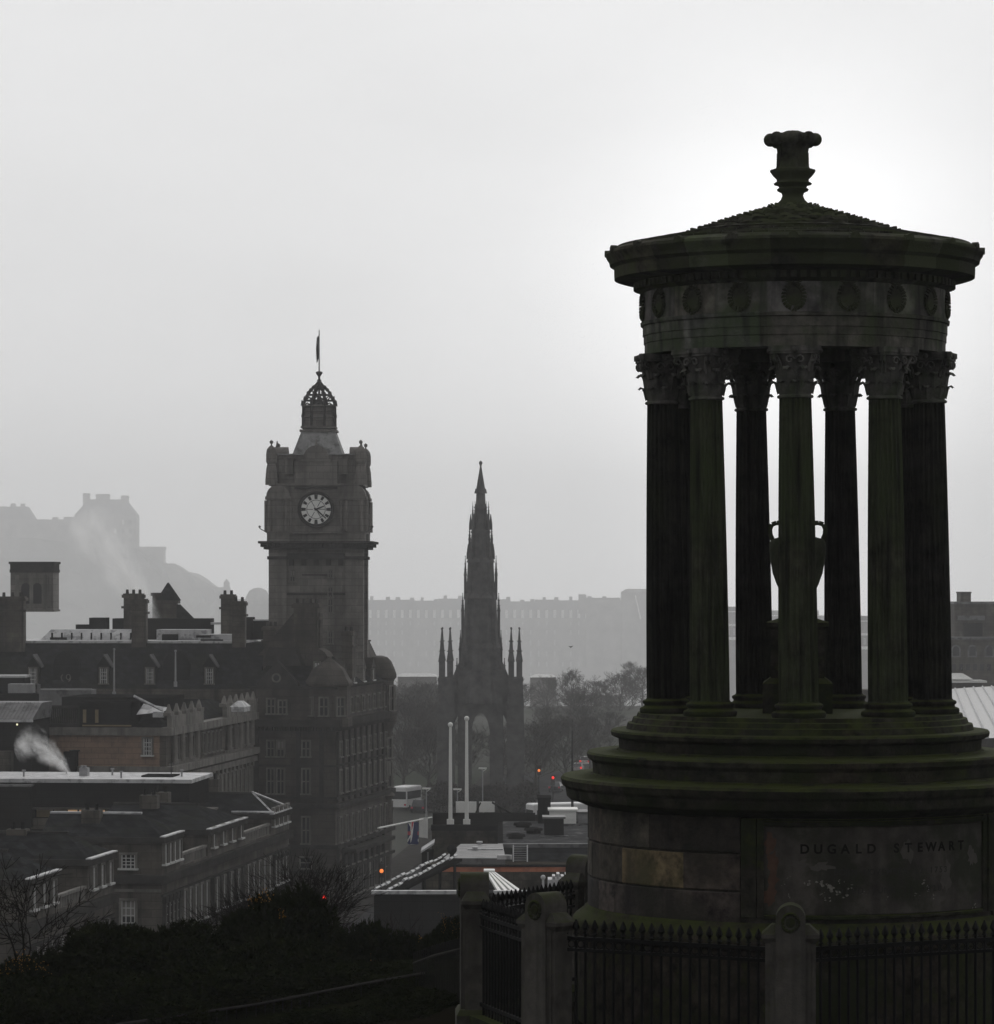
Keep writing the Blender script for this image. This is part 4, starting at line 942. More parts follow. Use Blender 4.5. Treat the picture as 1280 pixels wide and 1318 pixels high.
for k in range(4):
    b.M = TB @ Matrix.Rotation(k*PI/2,4,'Z')
    for i in range(5):
        x = (i-2)*a_*.26; b.box(x-a_*.05,x+a_*.05,-a_*1.0,-a_*.93,zT(728),zT(716)); 
        if i < 4: b.lathe([(a_*.10,0),(a_*.13,0)],8) if False else None
    b.box(-a_*.6,a_*.6,-a_*1.0,-a_*.93,zT(720)+.002,zT(712))
    b.box(-a_*.62,a_*.62,-a_*.965,-a_*.93,zT(766),zT(763)); b.box(-a_*.3,a_*.25,-a_*.95,-a_*.93,zT(741),zT(739))
    for i in range(26): x = -a_*1.08+a_*2.16*(i+.5)/26; b.box(x-a_*.022,x+a_*.022,-a_*1.17,-a_*1.102,zT(704),zT(699.6))
b.build('tower_cornice', m_trimd, t)
for (x, y, rz) in ((a_*.22,-a_*.93,0),):
    for v0, v1 in ((735,743),(757,768),(772,788),(814,828)): twin(a_*.30, -a_*.93, zT(v1), m(4,YT), m(v1-v0,YT))
    for v0, v1 in ((735,748),): twin(-a_*.5, -a_*.93, zT(v1), m(5,YT), m(v1-v0,YT))
b = TM()                                            # gargoyle spouts and lamps at the corners
for sx in (-1,1):
    b.tube((sx*a_*1.05,-a_*.9,zT(685)),(sx*a_*1.19,-a_*1.0,zT(680)),.05*K,.03*K,5); b.ball((sx*a_*1.19,-a_*1.0,zT(678)),.10*K,6)
b.build('corner_spouts', m_trimd, t)
# belfry stage
b = TM(); q = a_*.94; b.box(-q,q,-q,q,zT(696.5)+.002,zT(622))
for sx in (-1,1):
    for sy in (-1,1):
        c = (sx*a_*.80, sy*a_*.80)
        b.box(c[0]-a_*.235,c[0]+a_*.235,c[1]-a_*.235,c[1]+a_*.235,zT(696.5)+.004,zT(643))
        b.box(c[0]-a_*.27,c[0]+a_*.27,c[1]-a_*.27,c[1]+a_*.27,zT(643),zT(639))
        b.prism([(c[0]+a_*.25*math.cos(PI*i/10), zT(639)+a_*.25*math.sin(PI*i/10)) for i in range(11)], 'y', c[1]-a_*.24, c[1]+a_*.24)
        for dx in (-.16,.16):
            for sgn in (-1,1): b.tube((c[0]+dx*a_,c[1]+sgn*a_*.25,zT(684)),(c[0]+dx*a_,c[1]+sgn*a_*.25,zT(644)),a_*.045,n=8)
            for sgn in (-1,1): b.tube((c[0]+sgn*a_*.25,c[1]+dx*a_,zT(684)),(c[0]+sgn*a_*.25,c[1]+dx*a_,zT(644)),a_*.045,n=8)
b.box(-a_*1.04,a_*1.04,-a_*1.04,a_*1.04,zT(686.5),zT(684.5)); b.box(-a_*1.0,a_*1.0,-a_*1.0,a_*1.0,zT(625),zT(622)+.003)
b.build('clock_stage', m_tower, t)
b = TM(); q = a_*.965
for k in range(4):
    b.M = TB @ Matrix.Rotation(k*PI/2,4,'Z')
    rr = pw(20.5); cz = zT(655.5)
    pts = [(rr*math.cos(2*PI*i/32)*1.08, -q-.08*K, cz+rr*math.sin(2*PI*i/32)*1.08) for i in range(33)]; b.path(pts, .11*K, 6)
    b.box(-rr*1.35,rr*1.35,-q-.05*K,-q+.1,cz+rr*1.28,cz+rr*1.42); b.box(-rr*1.35,rr*1.35,-q-.05*K,-q+.1,cz-rr*1.55,cz-rr*1.4)
b.build('clock_surrounds', m_trimd, t)
for k in (0, 1):
    Mk = TB @ Matrix.Rotation(k*PI/2,4,'Z'); rr = pw(20); cz = zT(655.5)
    b = MB(Mk); b.prism([(rr*math.cos(2*PI*i/40), cz+rr*math.sin(2*PI*i/40)) for i in range(40)], 'y', -q-.03, -q+.1); fc = b.build('clock_face', m_clock, t)
    b = MB(Mk)
    def hand(ang, r0, r1, w0, w1, y):
        s, c = math.sin(R(ang)), math.cos(R(ang))
        pts = [(s*r0+c*w0, cz+c*r0-s*w0),(s*r0-c*w0, cz+c*r0+s*w0),(s*r1-c*w1, cz+c*r1+s*w1),(s*r1+c*w1, cz+c*r1-s*w1)]; b.prism(pts, 'y', y, y+.02)
    for i in range(12):
        if i % 3 == 0: hand(i*30, rr*.66, rr*.95, .10*K, .13*K, -q-.055)
        else: hand(i*30-2.4, rr*.68, rr*.93, .05*K, .06*K, -q-.055); hand(i*30+3.0, rr*.68, rr*.93, .045*K, .055*K, -q-.055)
    for i in range(12): hand(i*30+15, rr*.98, rr*1.01, .02*K, .02*K, -q-.055)
    pts = [(rr*.60*math.cos(2*PI*i/32), -q-.04, cz+rr*.60*math.sin(2*PI*i/32)) for i in range(33)]; b.path(pts, .018*K, 4)
    pts = [(rr*.99*math.cos(2*PI*i/40), -q-.04, cz+rr*.99*math.sin(2*PI*i/40)) for i in range(41)]; b.path(pts, .035*K, 4)
    for i in range(6): hand(i*60+30, rr*.2, rr*.58, .02*K, .02*K, -q-.045)
    b.build('numerals', m_blk, fc)
    b = MB(Mk); hand(68, -rr*.1, rr*.55, .07*K, .04*K, -q-.085); b.build('hour_hand', m_blk, fc)
    b = MB(Mk); hand(132, -rr*.15, rr*.88, .06*K, .035*K, -q-.11); b.build('minute_hand', m_blk, fc)
# attic, corner tourelles, gable dormers
b = TM(); q = a_*.80; b.box(-q,q,-q,q,zT(622)+.004,zT(585))
for k in range(4):
    b.M = TB @ Matrix.Rotation(k*PI/2,4,'Z')
    b.box(-a_*.45,a_*.45,-a_*.98,-q+.1,zT(622)+.006,zT(594)); b.box(-a_*.3,a_*.3,-a_*1.0,-q+.1,zT(594),zT(590))
    b.prism([(a_*.27*math.cos(PI*i/10), zT(590)+pw(17)*math.sin(PI*i/10)) for i in range(11)], 'y', -a_*.96, -a_*.66); b.tube((0,-a_*.9,zT(573)),(0,-a_*.9,zT(565)),.12*K,.03*K,6)
    for sx in (-1,1): b.box(sx*a_*.57-a_*.09,sx*a_*.57+a_*.09,-a_*.93,-q+.1,zT(610),zT(591)); b.box(sx*a_*.57-a_*.11,sx*a_*.57+a_*.11,-a_*.95,-q+.1,zT(591),zT(589))
b.build('attic_stage', m_tower, t)
for sx in (-1,1):
    for sy in (-1,1):
        b = TM(); b.lathe([(pw(8.0),zT(624)),(pw(8.2),zT(619)),(pw(7.0),zT(604)),(pw(6.0),zT(599)),(pw(5.4),zT(597.5)),(pw(7.1),zT(594)),(pw(7.1),zT(584)),(pw(6),zT(578)),(pw(3),zT(574.5)),(pw(1),zT(573)),(pw(.9),zT(571.5)),(pw(2.4),zT(569.8)),(pw(2.4),zT(567.8)),(pw(.3),zT(566))], 10, (sx*a_*.945, sy*a_*.945)); b.build('corner_tourelle', m_tower, t)
# steep light roof, open iron crown, finial
b = TM(); b.frus(-pw(33),pw(33),-pw(33),pw(33),zT(585)+.003,-pw(21.5),pw(21.5),-pw(21.5),pw(21.5),zT(553)); b.box(-a_*.86,a_*.86,-a_*.86,a_*.86,zT(585)+.002,zT(583.5)); b.build('tower_roof', mat('pale_lead_roof', (.16,.16,.16), (.34,.34,.34), .5, .8, (.10,.10,.10), 1.2, (.5,.62), streak=((.18,.18,.18), 2.5, .8)), t)
b = TM()
for v0, v1, h_ in ((551,554,24),(546.5,549,22.5),(533.5,535.5,22.5),(526,527.5,21.5),(518.5,521,23)): b.box(-pw(h_),pw(h_),-pw(h_),pw(h_),zT(v1),zT(v0)) if v0 > 545 else b.lathe([(pw(h_)*1.0,zT(v1)),(pw(h_)*1.03,zT((v0+v1)/2)),(pw(h_),zT(v0))], 8, a0=PI/8, a1=2*PI+PI/8)
b.lathe([(pw(21),zT(547)),(pw(20.5),zT(534)),(pw(20),zT(520))], 8, a0=PI/8, a1=2*PI+PI/8)
b.build('crown_drum', m_tower, t)
b = TM()
for k in range(8):
    a = PI/8+k*PI/4; s, c = math.sin(a), -math.cos(a)
    for v0, v1 in ((534,518),): b.tube((s*pw(22.3),c*pw(22.3),zT(546)),(s*pw(21.8),c*pw(21.8),zT(520)),.11*K,n=6); b.tube((s*pw(22.5),c*pw(22.5),zT(519)),(s*pw(23.8),c*pw(23.8),zT(512)),.18*K,.03*K,6); b.tube((s*pw(22.5),c*pw(22.5),zT(534)),(s*pw(23.5),c*pw(23.5),zT(530)),.15*K,.04*K,6)
    pts = []
    for i in range(9):
        hh_, vv_ = ((22.5,521),(21.6,516),(19.6,511),(17.6,507),(15,502.5),(11.5,498.5),(8,495),(4.6,492),(1.8,488.5))[i]; pts.append((s*pw(hh_), c*pw(hh_), zT(vv_)))
    b.path(pts, .085*K, 6)
    for i in (2,4,5,6): b.ball(pts[i], .15*K, 6)
    a2 = a+PI/4; s2, c2 = math.sin(a2), -math.cos(a2)
    for (h_, vv) in ((22.5,521),(20.4,512.5),(16.5,505),(10,497)): b.tube((s*pw(h_),c*pw(h_),zT(vv)),(s2*pw(h_),c2*pw(h_),zT(vv)),.05*K,n=5)
    mid = ((s+s2)/2,(c+c2)/2); b.path([(s*pw(20.6),c*pw(20.6),zT(513)),(mid[0]*pw(21),mid[1]*pw(21),zT(507)),(s2*pw(20.6),c2*pw(20.6),zT(513))], .05*K, 5)
    b.path([(s*pw(22),c*pw(22),zT(521)),(mid[0]*pw(22),mid[1]*pw(22),zT(516)),(s2*pw(22),c2*pw(22),zT(521))], .05*K, 5)
b.lathe([(pw(7),zT(521)),(pw(6),zT(515)),(pw(3.4),zT(511)),(pw(1.5),zT(503)),(pw(1.2),zT(488)),(pw(3.4),zT(487)),(pw(1.4),zT(484)),(pw(1.6),zT(481)),(pw(4.6),zT(476.5)),(pw(4.4),zT(475)),(pw(1.0),zT(474))], 10)
b.build('iron_crown', m_trimd, t)
b = TM(); b.tube((0,0,zT(474)),(0,0,zT(420)),.06*K,.04*K,6); b.build('flagpole', m_metal, t)
fl = MB(TB); vs = []
for j in range(8):
    v = 427+j*4.3
    for i in range(5):
        s_ = i/4; vs.append((-pw(.5)-pw(3.6)*s_*(1-.25*abs(j-3)/4), .16*K*math.sin(i*2.1+j*.4), zT(v+3.5*s_*(1+j*.15))))
fl.add(vs, [(5*j+i,5*j+i+1,5*j+6+i,5*j+5+i) for j in range(7) for i in range(4)])
fp = H.M @ Vector((TX, TY, zT(455))); solo(fl, 'limp_flag', m_blk, 'small dark flag hanging limp at the very top of the clock tower', 'flag', fp)
# flags on the hotel's angled staff
st0, st1 = PK(487,1066,250), PK(556,1052,262)
b = MB(); b.tube(st0, st1, .07*K, .05*K, 6); solo(b, 'flagstaff', m_white, 'white slanting flagstaff reaching out from the hotel side over the street', 'flagstaff', st0)
def hangflag(u, v0, v1, wp, Y, name, label, kind):
    root = thing(name, label, 'flag', PK(u, v0, Y)); M_ = Matrix.Translation(PK(u, v0, Y)); hh = m(v1-v0, Y); ww = m(wp, Y)
    fold = lambda x, z: .12*K*math.sin(x/ww*7+z*.8)
    def strip(pts, dy):
        b = MB(M_); vs = []
        for i in range(13):
            tt = i/12
            for e in (0, 1):
                a, c = pts[e*2], pts[e*2+1]; x = a[0]+(c[0]-a[0])*tt; z = a[1]+(c[1]-a[1])*tt
                vs.append((x*ww, fold(x*ww, z*hh)-dy, -z*hh))
        b.add(vs, [(2*i,2*i+1,2*i+3,2*i+2) for i in range(12)]); return b
    if kind == 'cross':
        strip([(-.5,.02),(-.5,.98),(.5,.0),(.5,1.0)], 0).build('navy_cloth', m_bluef, root)
        strip([(-.5,.0),(.5,.9),(-.38,-.02),(.5,.78)], .02).build('white_diagonal', m_white, root); strip([(.5,.0),(-.5,.9),(.38,-.0),(-.5,.78)], .03).build('white_diagonal', m_white, root)
        strip([(-.24,.0),(-.24,1.0),(.24,.0),(.24,1.0)], .045).build('white_cross', m_white, root); strip([(-.14,.0),(-.14,1.0),(.14,.0),(.14,1.0)], .06).build('red_cross', m_redf, root)
        strip([(-.5,.42),(.5,.42),(-.5,.58),(.5,.58)], .052).build('red_bar', m_redf, root)
    else:
        strip([(-.5,.05),(-.5,.95),(.5,.0),(.5,1.0)], 0).build('white_cloth', m_white, root); strip([(.0,.25),(.2,.3),(.02,.4),(.25,.45)], .02).build('purple_mark', m_bluef, root)
hangflag(532, 1058, 1087, 14, 256, 'union_flag', 'crossed red, white and navy flag hanging from the slanting staff', 'cross')
hangflag(545.5, 1052, 1079, 11, 260, 'plain_flag', 'white flag with a small dark mark at the end of the slanting staff', 'white')
# ------------------------------------------------------------------ gothic spire monument
SY = 363.0
S_ = thing('gothic_spire_monument', 'tall dark gothic spire monument with clustered pinnacles over an open arch', 'monument', (PK(619,0,SY).x, SY*K, GR))
sz = lambda v: 23.5*K+(VH-v)*SY*K/FPX
sw = lambda px: m(px, SY)
SM = WM[S_.name]
def sb(): return MB(SM)
def pinn(b, x, y, r, v0, v1, v2, n=4):               # square shaft v0..v1, spirelet to v2, crocket balls
    b.lathe([(r,sz(v0)),(r,sz(v1)),(r*1.3,sz(v1)),(r*1.25,sz(v1)-.08),(r*.75,sz(v1-(v1-v2)*.25)),(r*.12,sz(v2))], n, (x,y), a0=PI/4, a1=2*PI+PI/4)
    b.ball((x,y,sz(v2)), r*.3, 6)
    for k in (1,2): b.lathe([(r*.75-.18*r*k,sz(v1-(v1-v2)*.3*k)-.06),(r*1.0-.18*r*k,sz(v1-(v1-v2)*.3*k)),(r*.6-.18*r*k,sz(v1-(v1-v2)*.3*k)+.06)], n, (x,y))
ROT = R(8)
def stage(b, h0, v0, h1, v1): b.lathe([(sw(h0)*1.05,sz(v0)),(sw(h1)*1.05,sz(v1))], 8, a0=PI/8, a1=2*PI+PI/8)
b = sb()
for h0,v0,h1,v1 in ((36,905,31,862),(28,862,25,832),(26.5,834,24,828),(23.5,830,20.5,768),(23,770,20,764),(19,765,17,722),(19,724,16,718),(14.5,720,12,684),(13.5,686,11,680),(9,682,7.5,652),(9,654,6.5,648),(6.4,648,5.8,634),(8.5,635,7,629),(6,630,.6,598)): stage(b,h0,v0,h1,v1)
b.tube((0,0,sz(600)),(0,0,sz(593)),.12,.05,5); b.ball((0,0,sz(596)), .22, 6)
for (h,n,r,v0,v1,v2) in ((10.6,8,1.6,680,662,646),(14.6,8,2.2,716,694,677),(20.2,8,2.5,772,740,716),(23.6,8,2.6,832,786,764),(26.5,8,2.8,868,836,812),(31,8,3.2,905,870,848)):
    for k in range(n):
        a = 2*PI*k/n; pinn(b, sw(h-.4)*math.sin(a), -sw(h-.4)*math.cos(a), sw(r), v0, v1, v2)
for v0, h in ((765,20.5),(830,23.5),(720,17.5),(682,14)):
    for k in range(8):
        a = 2*PI*k/8; s, c = math.sin(a), -math.cos(a)
        b.prism([(-sw(3),sz(v0)),(sw(3),sz(v0)),(0,sz(v0-16))], 'y', -.01, .01) if False else None
        b.lathe([(sw(3.2),sz(v0)),(sw(2.9),sz(v0-8)),(.05,sz(v0-20))], 4, (s*sw(h*.92),c*sw(h*.92)), a0=a+PI/4, a1=a+PI/4+2*PI)
b.build('spire', m_spire, S_)
b = sb()                                             # pale slabs painted as daylight showing through lancet slots
for v, hh in ((783,8),(797,6),(812,9)): b.box(-sw(1)+.05, sw(1), -sw(23), -sw(21.2), sz(v+hh/2), sz(v-hh/2))
b.build('lancet_light_slabs', m_lead2, S_)
b = sb()                                             # four great legs carrying the arches (arch open front to back and side to side)
hw = sw(29); aw = sw(11.5); zs = sz(945); za = sz(917); zt_ = sz(880)
for sx in (-1,1):
    for sy in (-1,1): b.box(min(sx*aw,sx*hw),max(sx*aw,sx*hw),min(sy*aw,sy*hw),max(sy*aw,sy*hw),0,zs)
n = 8; left = [(-aw+aw*(1-math.cos(PI/2*i/n*1.0))*1.0, zs+(za-zs)*math.sin(PI/2*i/n)) for i in range(n+1)]
right = [(-x, z) for x, z in left[::-1]]
poly = [(-hw,zs),(-aw,zs)]+left[1:]+right[1:]+[(hw,zs),(hw,zt_),(-hw,zt_)]
for y0, y1 in ((-hw,-aw),(aw,hw)): 
    for i in range(len(left)-1):
        (x0,z0),(x1,z1) = left[i],left[i+1]
        for s in (1,-1): b.add([(s*x0,y0,z0),(s*x1,y0,z1),(s*x1,y0,zt_),(s*x0,y0,zt_),(s*x0,y1,z0),(s*x1,y1,z1),(s*x1,y1,zt_),(s*x0,y1,zt_)], [(0,1,2,3),(4,5,6,7),(0,1,5,4)])
    for s in (1,-1): b.box(min(s*aw,s*hw),max(s*aw,s*hw),y0,y1,zs,zt_)
b.box(-hw,-aw,-aw,aw,zs+3,zt_); b.box(aw,hw,-aw,aw,zs+3,zt_); b.box(-hw,hw,-hw,hw,zt_,sz(862))
b.build('arched_base', m_spire, S_)
for sx in (-1,1):                                    # diagonal buttress towers each with twin pinnacles, flying arch inward
    for sy in (-1,1):
        b = sb(); cx, cy = 0, 0
        cx = sx*sw(44.5) ; cy = sy*sw(30)
        b.box(cx-sw(11),cx+sw(11),cy-sw(9),cy+sw(9),0,sz(930)); b.box(cx-sw(9.6),cx+sw(9.6),cy-sw(8),cy+sw(8),sz(930),sz(872)); b.box(cx-sw(11.4),cx+sw(11.4),cy-sw(9.4),cy+sw(9.4),sz(933),sz(929)); b.box(cx-sw(10.4),cx+sw(10.4),cy-sw(8.4),cy+sw(8.4),sz(876),sz(872))
        b.box(cx-sw(13),cx+sw(13),cy-sw(10),cy+sw(10),0,sz(1010))
        for dx in (-1,1):
            pinn(b, cx+dx*sw(5.2), cy-sw(2), sw(5.0), 878, 850, 809); pinn(b, cx+dx*sw(9.5), cy-sw(8), sw(1.8), 930, 905, 885)
        i0 = (cx-sx*sw(8), sz(930)); i1 = (sx*sw(27), sz(862))
        b.prism([(i0[0],sz(935)),(i0[0],sz(872)),(i1[0],sz(850)),(i1[0],sz(915))] if sx > 0 else [(i0[0],sz(935)),(i1[0],sz(915)),(i1[0],sz(850)),(i0[0],sz(872))], 'y', cy*.8-sw(3), cy*.8+sw(3))
        b.build('buttress_tower', m_spire, S_)
b = sb(); b.box(-sw(64),sw(64),-sw(50),sw(50),0,.5*K); b.box(-sw(58),sw(58),-sw(44),sw(44),.5*K,1*K); b.build('steps', m_spire, S_)
# ------------------------------------------------------------------ far terraces, castle, domed hall
TYR = 4290.0
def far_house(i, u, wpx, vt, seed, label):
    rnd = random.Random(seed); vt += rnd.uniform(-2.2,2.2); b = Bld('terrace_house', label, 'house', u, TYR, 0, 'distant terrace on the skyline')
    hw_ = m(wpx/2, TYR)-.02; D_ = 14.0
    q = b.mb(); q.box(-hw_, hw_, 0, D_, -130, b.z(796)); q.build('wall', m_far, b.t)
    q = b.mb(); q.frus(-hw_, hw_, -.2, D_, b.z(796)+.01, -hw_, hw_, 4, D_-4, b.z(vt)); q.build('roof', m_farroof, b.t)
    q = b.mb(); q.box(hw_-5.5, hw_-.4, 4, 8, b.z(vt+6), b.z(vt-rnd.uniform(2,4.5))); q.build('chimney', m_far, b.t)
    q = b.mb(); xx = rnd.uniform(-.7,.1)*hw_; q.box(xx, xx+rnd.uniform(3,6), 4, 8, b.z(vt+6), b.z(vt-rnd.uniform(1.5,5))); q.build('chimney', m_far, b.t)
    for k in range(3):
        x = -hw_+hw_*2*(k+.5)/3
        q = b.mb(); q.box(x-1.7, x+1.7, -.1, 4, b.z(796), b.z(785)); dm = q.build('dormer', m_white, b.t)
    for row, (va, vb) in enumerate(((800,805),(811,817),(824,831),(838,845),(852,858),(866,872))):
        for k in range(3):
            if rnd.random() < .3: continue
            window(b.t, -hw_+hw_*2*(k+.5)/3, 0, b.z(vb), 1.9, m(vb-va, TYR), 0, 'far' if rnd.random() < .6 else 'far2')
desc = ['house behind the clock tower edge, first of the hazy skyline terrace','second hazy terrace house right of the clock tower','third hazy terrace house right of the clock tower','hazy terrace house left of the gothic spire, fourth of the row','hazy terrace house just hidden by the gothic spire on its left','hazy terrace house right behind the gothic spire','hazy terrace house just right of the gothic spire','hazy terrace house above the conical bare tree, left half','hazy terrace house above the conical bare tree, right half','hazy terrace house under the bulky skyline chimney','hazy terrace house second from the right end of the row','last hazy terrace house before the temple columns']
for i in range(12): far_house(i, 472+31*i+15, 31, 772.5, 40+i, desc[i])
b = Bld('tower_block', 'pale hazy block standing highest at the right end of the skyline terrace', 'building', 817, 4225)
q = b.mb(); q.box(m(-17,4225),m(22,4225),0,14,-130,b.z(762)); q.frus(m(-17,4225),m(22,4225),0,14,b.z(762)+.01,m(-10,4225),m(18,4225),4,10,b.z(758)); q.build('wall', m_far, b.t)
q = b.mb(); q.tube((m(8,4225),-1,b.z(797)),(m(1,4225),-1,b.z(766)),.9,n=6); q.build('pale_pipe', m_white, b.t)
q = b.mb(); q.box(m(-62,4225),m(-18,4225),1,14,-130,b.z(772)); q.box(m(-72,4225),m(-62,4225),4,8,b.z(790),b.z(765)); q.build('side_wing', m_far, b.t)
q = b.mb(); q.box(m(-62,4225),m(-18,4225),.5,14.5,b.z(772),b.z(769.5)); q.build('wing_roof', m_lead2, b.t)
# castle on its rock
CY = 5000.0
cu = lambda u: PK(u,0,CY).x
cz_ = lambda v: EYE+(VH-v)*CY*K/FPX
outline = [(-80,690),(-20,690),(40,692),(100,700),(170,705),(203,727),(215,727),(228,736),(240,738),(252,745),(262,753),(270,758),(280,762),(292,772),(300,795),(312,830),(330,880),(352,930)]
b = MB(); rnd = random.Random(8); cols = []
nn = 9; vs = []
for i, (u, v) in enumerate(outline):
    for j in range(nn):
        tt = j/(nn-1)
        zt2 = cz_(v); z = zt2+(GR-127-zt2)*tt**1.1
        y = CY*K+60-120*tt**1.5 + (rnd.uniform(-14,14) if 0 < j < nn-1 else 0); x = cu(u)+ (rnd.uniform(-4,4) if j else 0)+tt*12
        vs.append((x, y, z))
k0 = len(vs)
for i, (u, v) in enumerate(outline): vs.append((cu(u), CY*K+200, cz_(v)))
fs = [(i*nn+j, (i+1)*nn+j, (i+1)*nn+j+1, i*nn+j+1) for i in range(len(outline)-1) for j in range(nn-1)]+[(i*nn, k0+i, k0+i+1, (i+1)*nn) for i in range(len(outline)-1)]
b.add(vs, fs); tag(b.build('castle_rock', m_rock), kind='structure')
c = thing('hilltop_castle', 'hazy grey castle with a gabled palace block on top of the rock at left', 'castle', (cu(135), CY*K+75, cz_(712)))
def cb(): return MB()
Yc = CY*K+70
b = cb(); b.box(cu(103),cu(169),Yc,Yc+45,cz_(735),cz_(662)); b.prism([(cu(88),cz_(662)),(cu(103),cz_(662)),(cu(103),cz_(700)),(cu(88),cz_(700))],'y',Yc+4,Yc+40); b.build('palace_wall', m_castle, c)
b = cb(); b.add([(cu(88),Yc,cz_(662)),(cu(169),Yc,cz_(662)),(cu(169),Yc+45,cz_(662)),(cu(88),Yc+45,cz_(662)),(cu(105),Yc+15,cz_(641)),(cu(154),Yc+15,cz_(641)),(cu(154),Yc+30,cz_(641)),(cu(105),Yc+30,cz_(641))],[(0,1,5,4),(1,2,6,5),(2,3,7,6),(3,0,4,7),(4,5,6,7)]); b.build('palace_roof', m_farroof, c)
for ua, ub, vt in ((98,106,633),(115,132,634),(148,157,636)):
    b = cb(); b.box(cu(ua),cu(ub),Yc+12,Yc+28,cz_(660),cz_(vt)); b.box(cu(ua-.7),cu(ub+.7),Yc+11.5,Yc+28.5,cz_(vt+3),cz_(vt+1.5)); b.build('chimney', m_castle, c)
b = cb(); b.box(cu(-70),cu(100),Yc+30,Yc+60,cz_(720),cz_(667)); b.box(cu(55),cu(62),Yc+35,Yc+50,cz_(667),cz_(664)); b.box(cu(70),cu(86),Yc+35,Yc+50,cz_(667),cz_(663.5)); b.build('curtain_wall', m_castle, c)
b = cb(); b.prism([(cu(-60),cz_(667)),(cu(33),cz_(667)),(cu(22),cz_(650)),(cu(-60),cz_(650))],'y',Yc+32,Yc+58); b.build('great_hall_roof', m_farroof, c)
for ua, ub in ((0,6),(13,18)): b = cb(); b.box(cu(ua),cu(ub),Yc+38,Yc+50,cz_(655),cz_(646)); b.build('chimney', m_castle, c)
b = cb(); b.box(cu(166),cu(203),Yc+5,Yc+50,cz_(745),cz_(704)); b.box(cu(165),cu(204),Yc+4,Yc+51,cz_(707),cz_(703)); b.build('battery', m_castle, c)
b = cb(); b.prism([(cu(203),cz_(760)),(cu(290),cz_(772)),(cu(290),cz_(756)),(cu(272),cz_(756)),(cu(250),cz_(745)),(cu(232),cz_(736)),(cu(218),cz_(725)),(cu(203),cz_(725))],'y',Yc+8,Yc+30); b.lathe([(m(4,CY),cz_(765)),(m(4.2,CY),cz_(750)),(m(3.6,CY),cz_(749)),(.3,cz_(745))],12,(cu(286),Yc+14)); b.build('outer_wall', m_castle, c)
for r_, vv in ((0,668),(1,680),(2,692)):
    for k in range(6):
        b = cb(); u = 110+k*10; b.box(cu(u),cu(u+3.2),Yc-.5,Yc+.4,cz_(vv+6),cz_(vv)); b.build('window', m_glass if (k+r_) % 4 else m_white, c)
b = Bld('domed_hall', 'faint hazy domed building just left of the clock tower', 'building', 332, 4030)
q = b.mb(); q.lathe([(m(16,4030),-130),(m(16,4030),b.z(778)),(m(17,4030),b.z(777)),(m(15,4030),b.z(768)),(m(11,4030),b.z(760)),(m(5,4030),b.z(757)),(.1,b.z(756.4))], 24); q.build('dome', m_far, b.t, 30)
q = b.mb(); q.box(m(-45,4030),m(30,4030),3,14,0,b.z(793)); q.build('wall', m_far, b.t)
# ------------------------------------------------------------------ mid-distance buildings to the right, seen past the columns
b = Bld('arched_window_building', 'grey building at the right edge with round-headed windows and a stepped upper block', 'building', 1260, 420)
q = b.mb(); X = b.x; Z = b.z
q.box(X(1205),X(1330),0,12,0,Z(823)); q.box(X(1236),X(1330),5,14,Z(823),Z(778)); q.build('wall', m_stone, b.t)
q = b.mb(); q.box(X(1204),X(1331),-.4,4.9,Z(823),Z(820.5)); q.box(X(1235),X(1331),4.6,14,Z(778),Z(775)); q.box(X(1240),X(1275),4.5,4.98,Z(799),Z(793)); q.build('pale_coping', m_lead2, b.t)
q = b.mb(); q.box(X(1246),X(1259),6,10,Z(775),Z(763)); q.box(X(1245.5),X(1259.5),5.8,10.2,Z(764),Z(762)); q.build('chimney', m_stone, b.t)
q = b.mb(); q.box(X(1248),X(1272),4.5,5.1,Z(820),Z(803)); q.build('dark_opening', m_dark, b.t)
for u in (1211,1231,1252,1274):
    w2 = m(4,420); q = b.mb(); x = X(u)
    pts = [(x-w2*1.5,Z(846)),(x+w2*1.5,Z(846))]+[(x+w2*1.5*math.cos(PI*i/8),Z(836)+w2*1.5*math.sin(PI*i/8)) for i in range(9)]
    q.prism(pts,'y',-.12,-.01); wn = q.build('arched_window', m_lead2, b.t)
    q = b.mb(); q.prism([(x-w2,Z(844)),(x+w2,Z(844))]+[(x+w2*math.cos(PI*i/8),Z(836)+w2*math.sin(PI*i/8)) for i in range(9)],'y',-.16,-.121); q.box(x-.07,x+.07,-.2,-.161,Z(844),Z(832)); q.build('pane', m_glass, wn)
q = b.mb(); 
for i in range(9): q.box(X(1208+i*9),X(1213+i*9),-.05,.02,Z(863),Z(855))
q.build('shopfronts', m_glass, b.t)
q = b.mb(); q.frus(X(1215),X(1246),-5,-1,Z(873),X(1215),X(1236),-3,-1,Z(866)); q.box(X(1215),X(1262),-6,-.1,Z(877),Z(874.5)); q.build('entrance_canopy', m_white, b.t)
sr = thing('station_roof', 'broad pale ribbed roof curving away at the far right beside the podium steps', 'roof', (47*K, 320*K, GR))
b = MB(); zr = lambda x: EYE+K*(-12.6+.9*(1-((x-50)/13)**2)); vs = []; xs = [37+1.0*i for i in range(28)]
for j in range(12):
    Yj = 262+j*11
    for x in xs: xx = x+(Yj-272)*.119-2; vs.append((xx*K, Yj*K, zr(x+3)))
b.add(vs, [(j*28+i,j*28+i+1,(j+1)*28+i+1,(j+1)*28+i) for j in range(11) for i in range(27)]); b.build('roof_sheet', m_metal, sr)
b = MB()
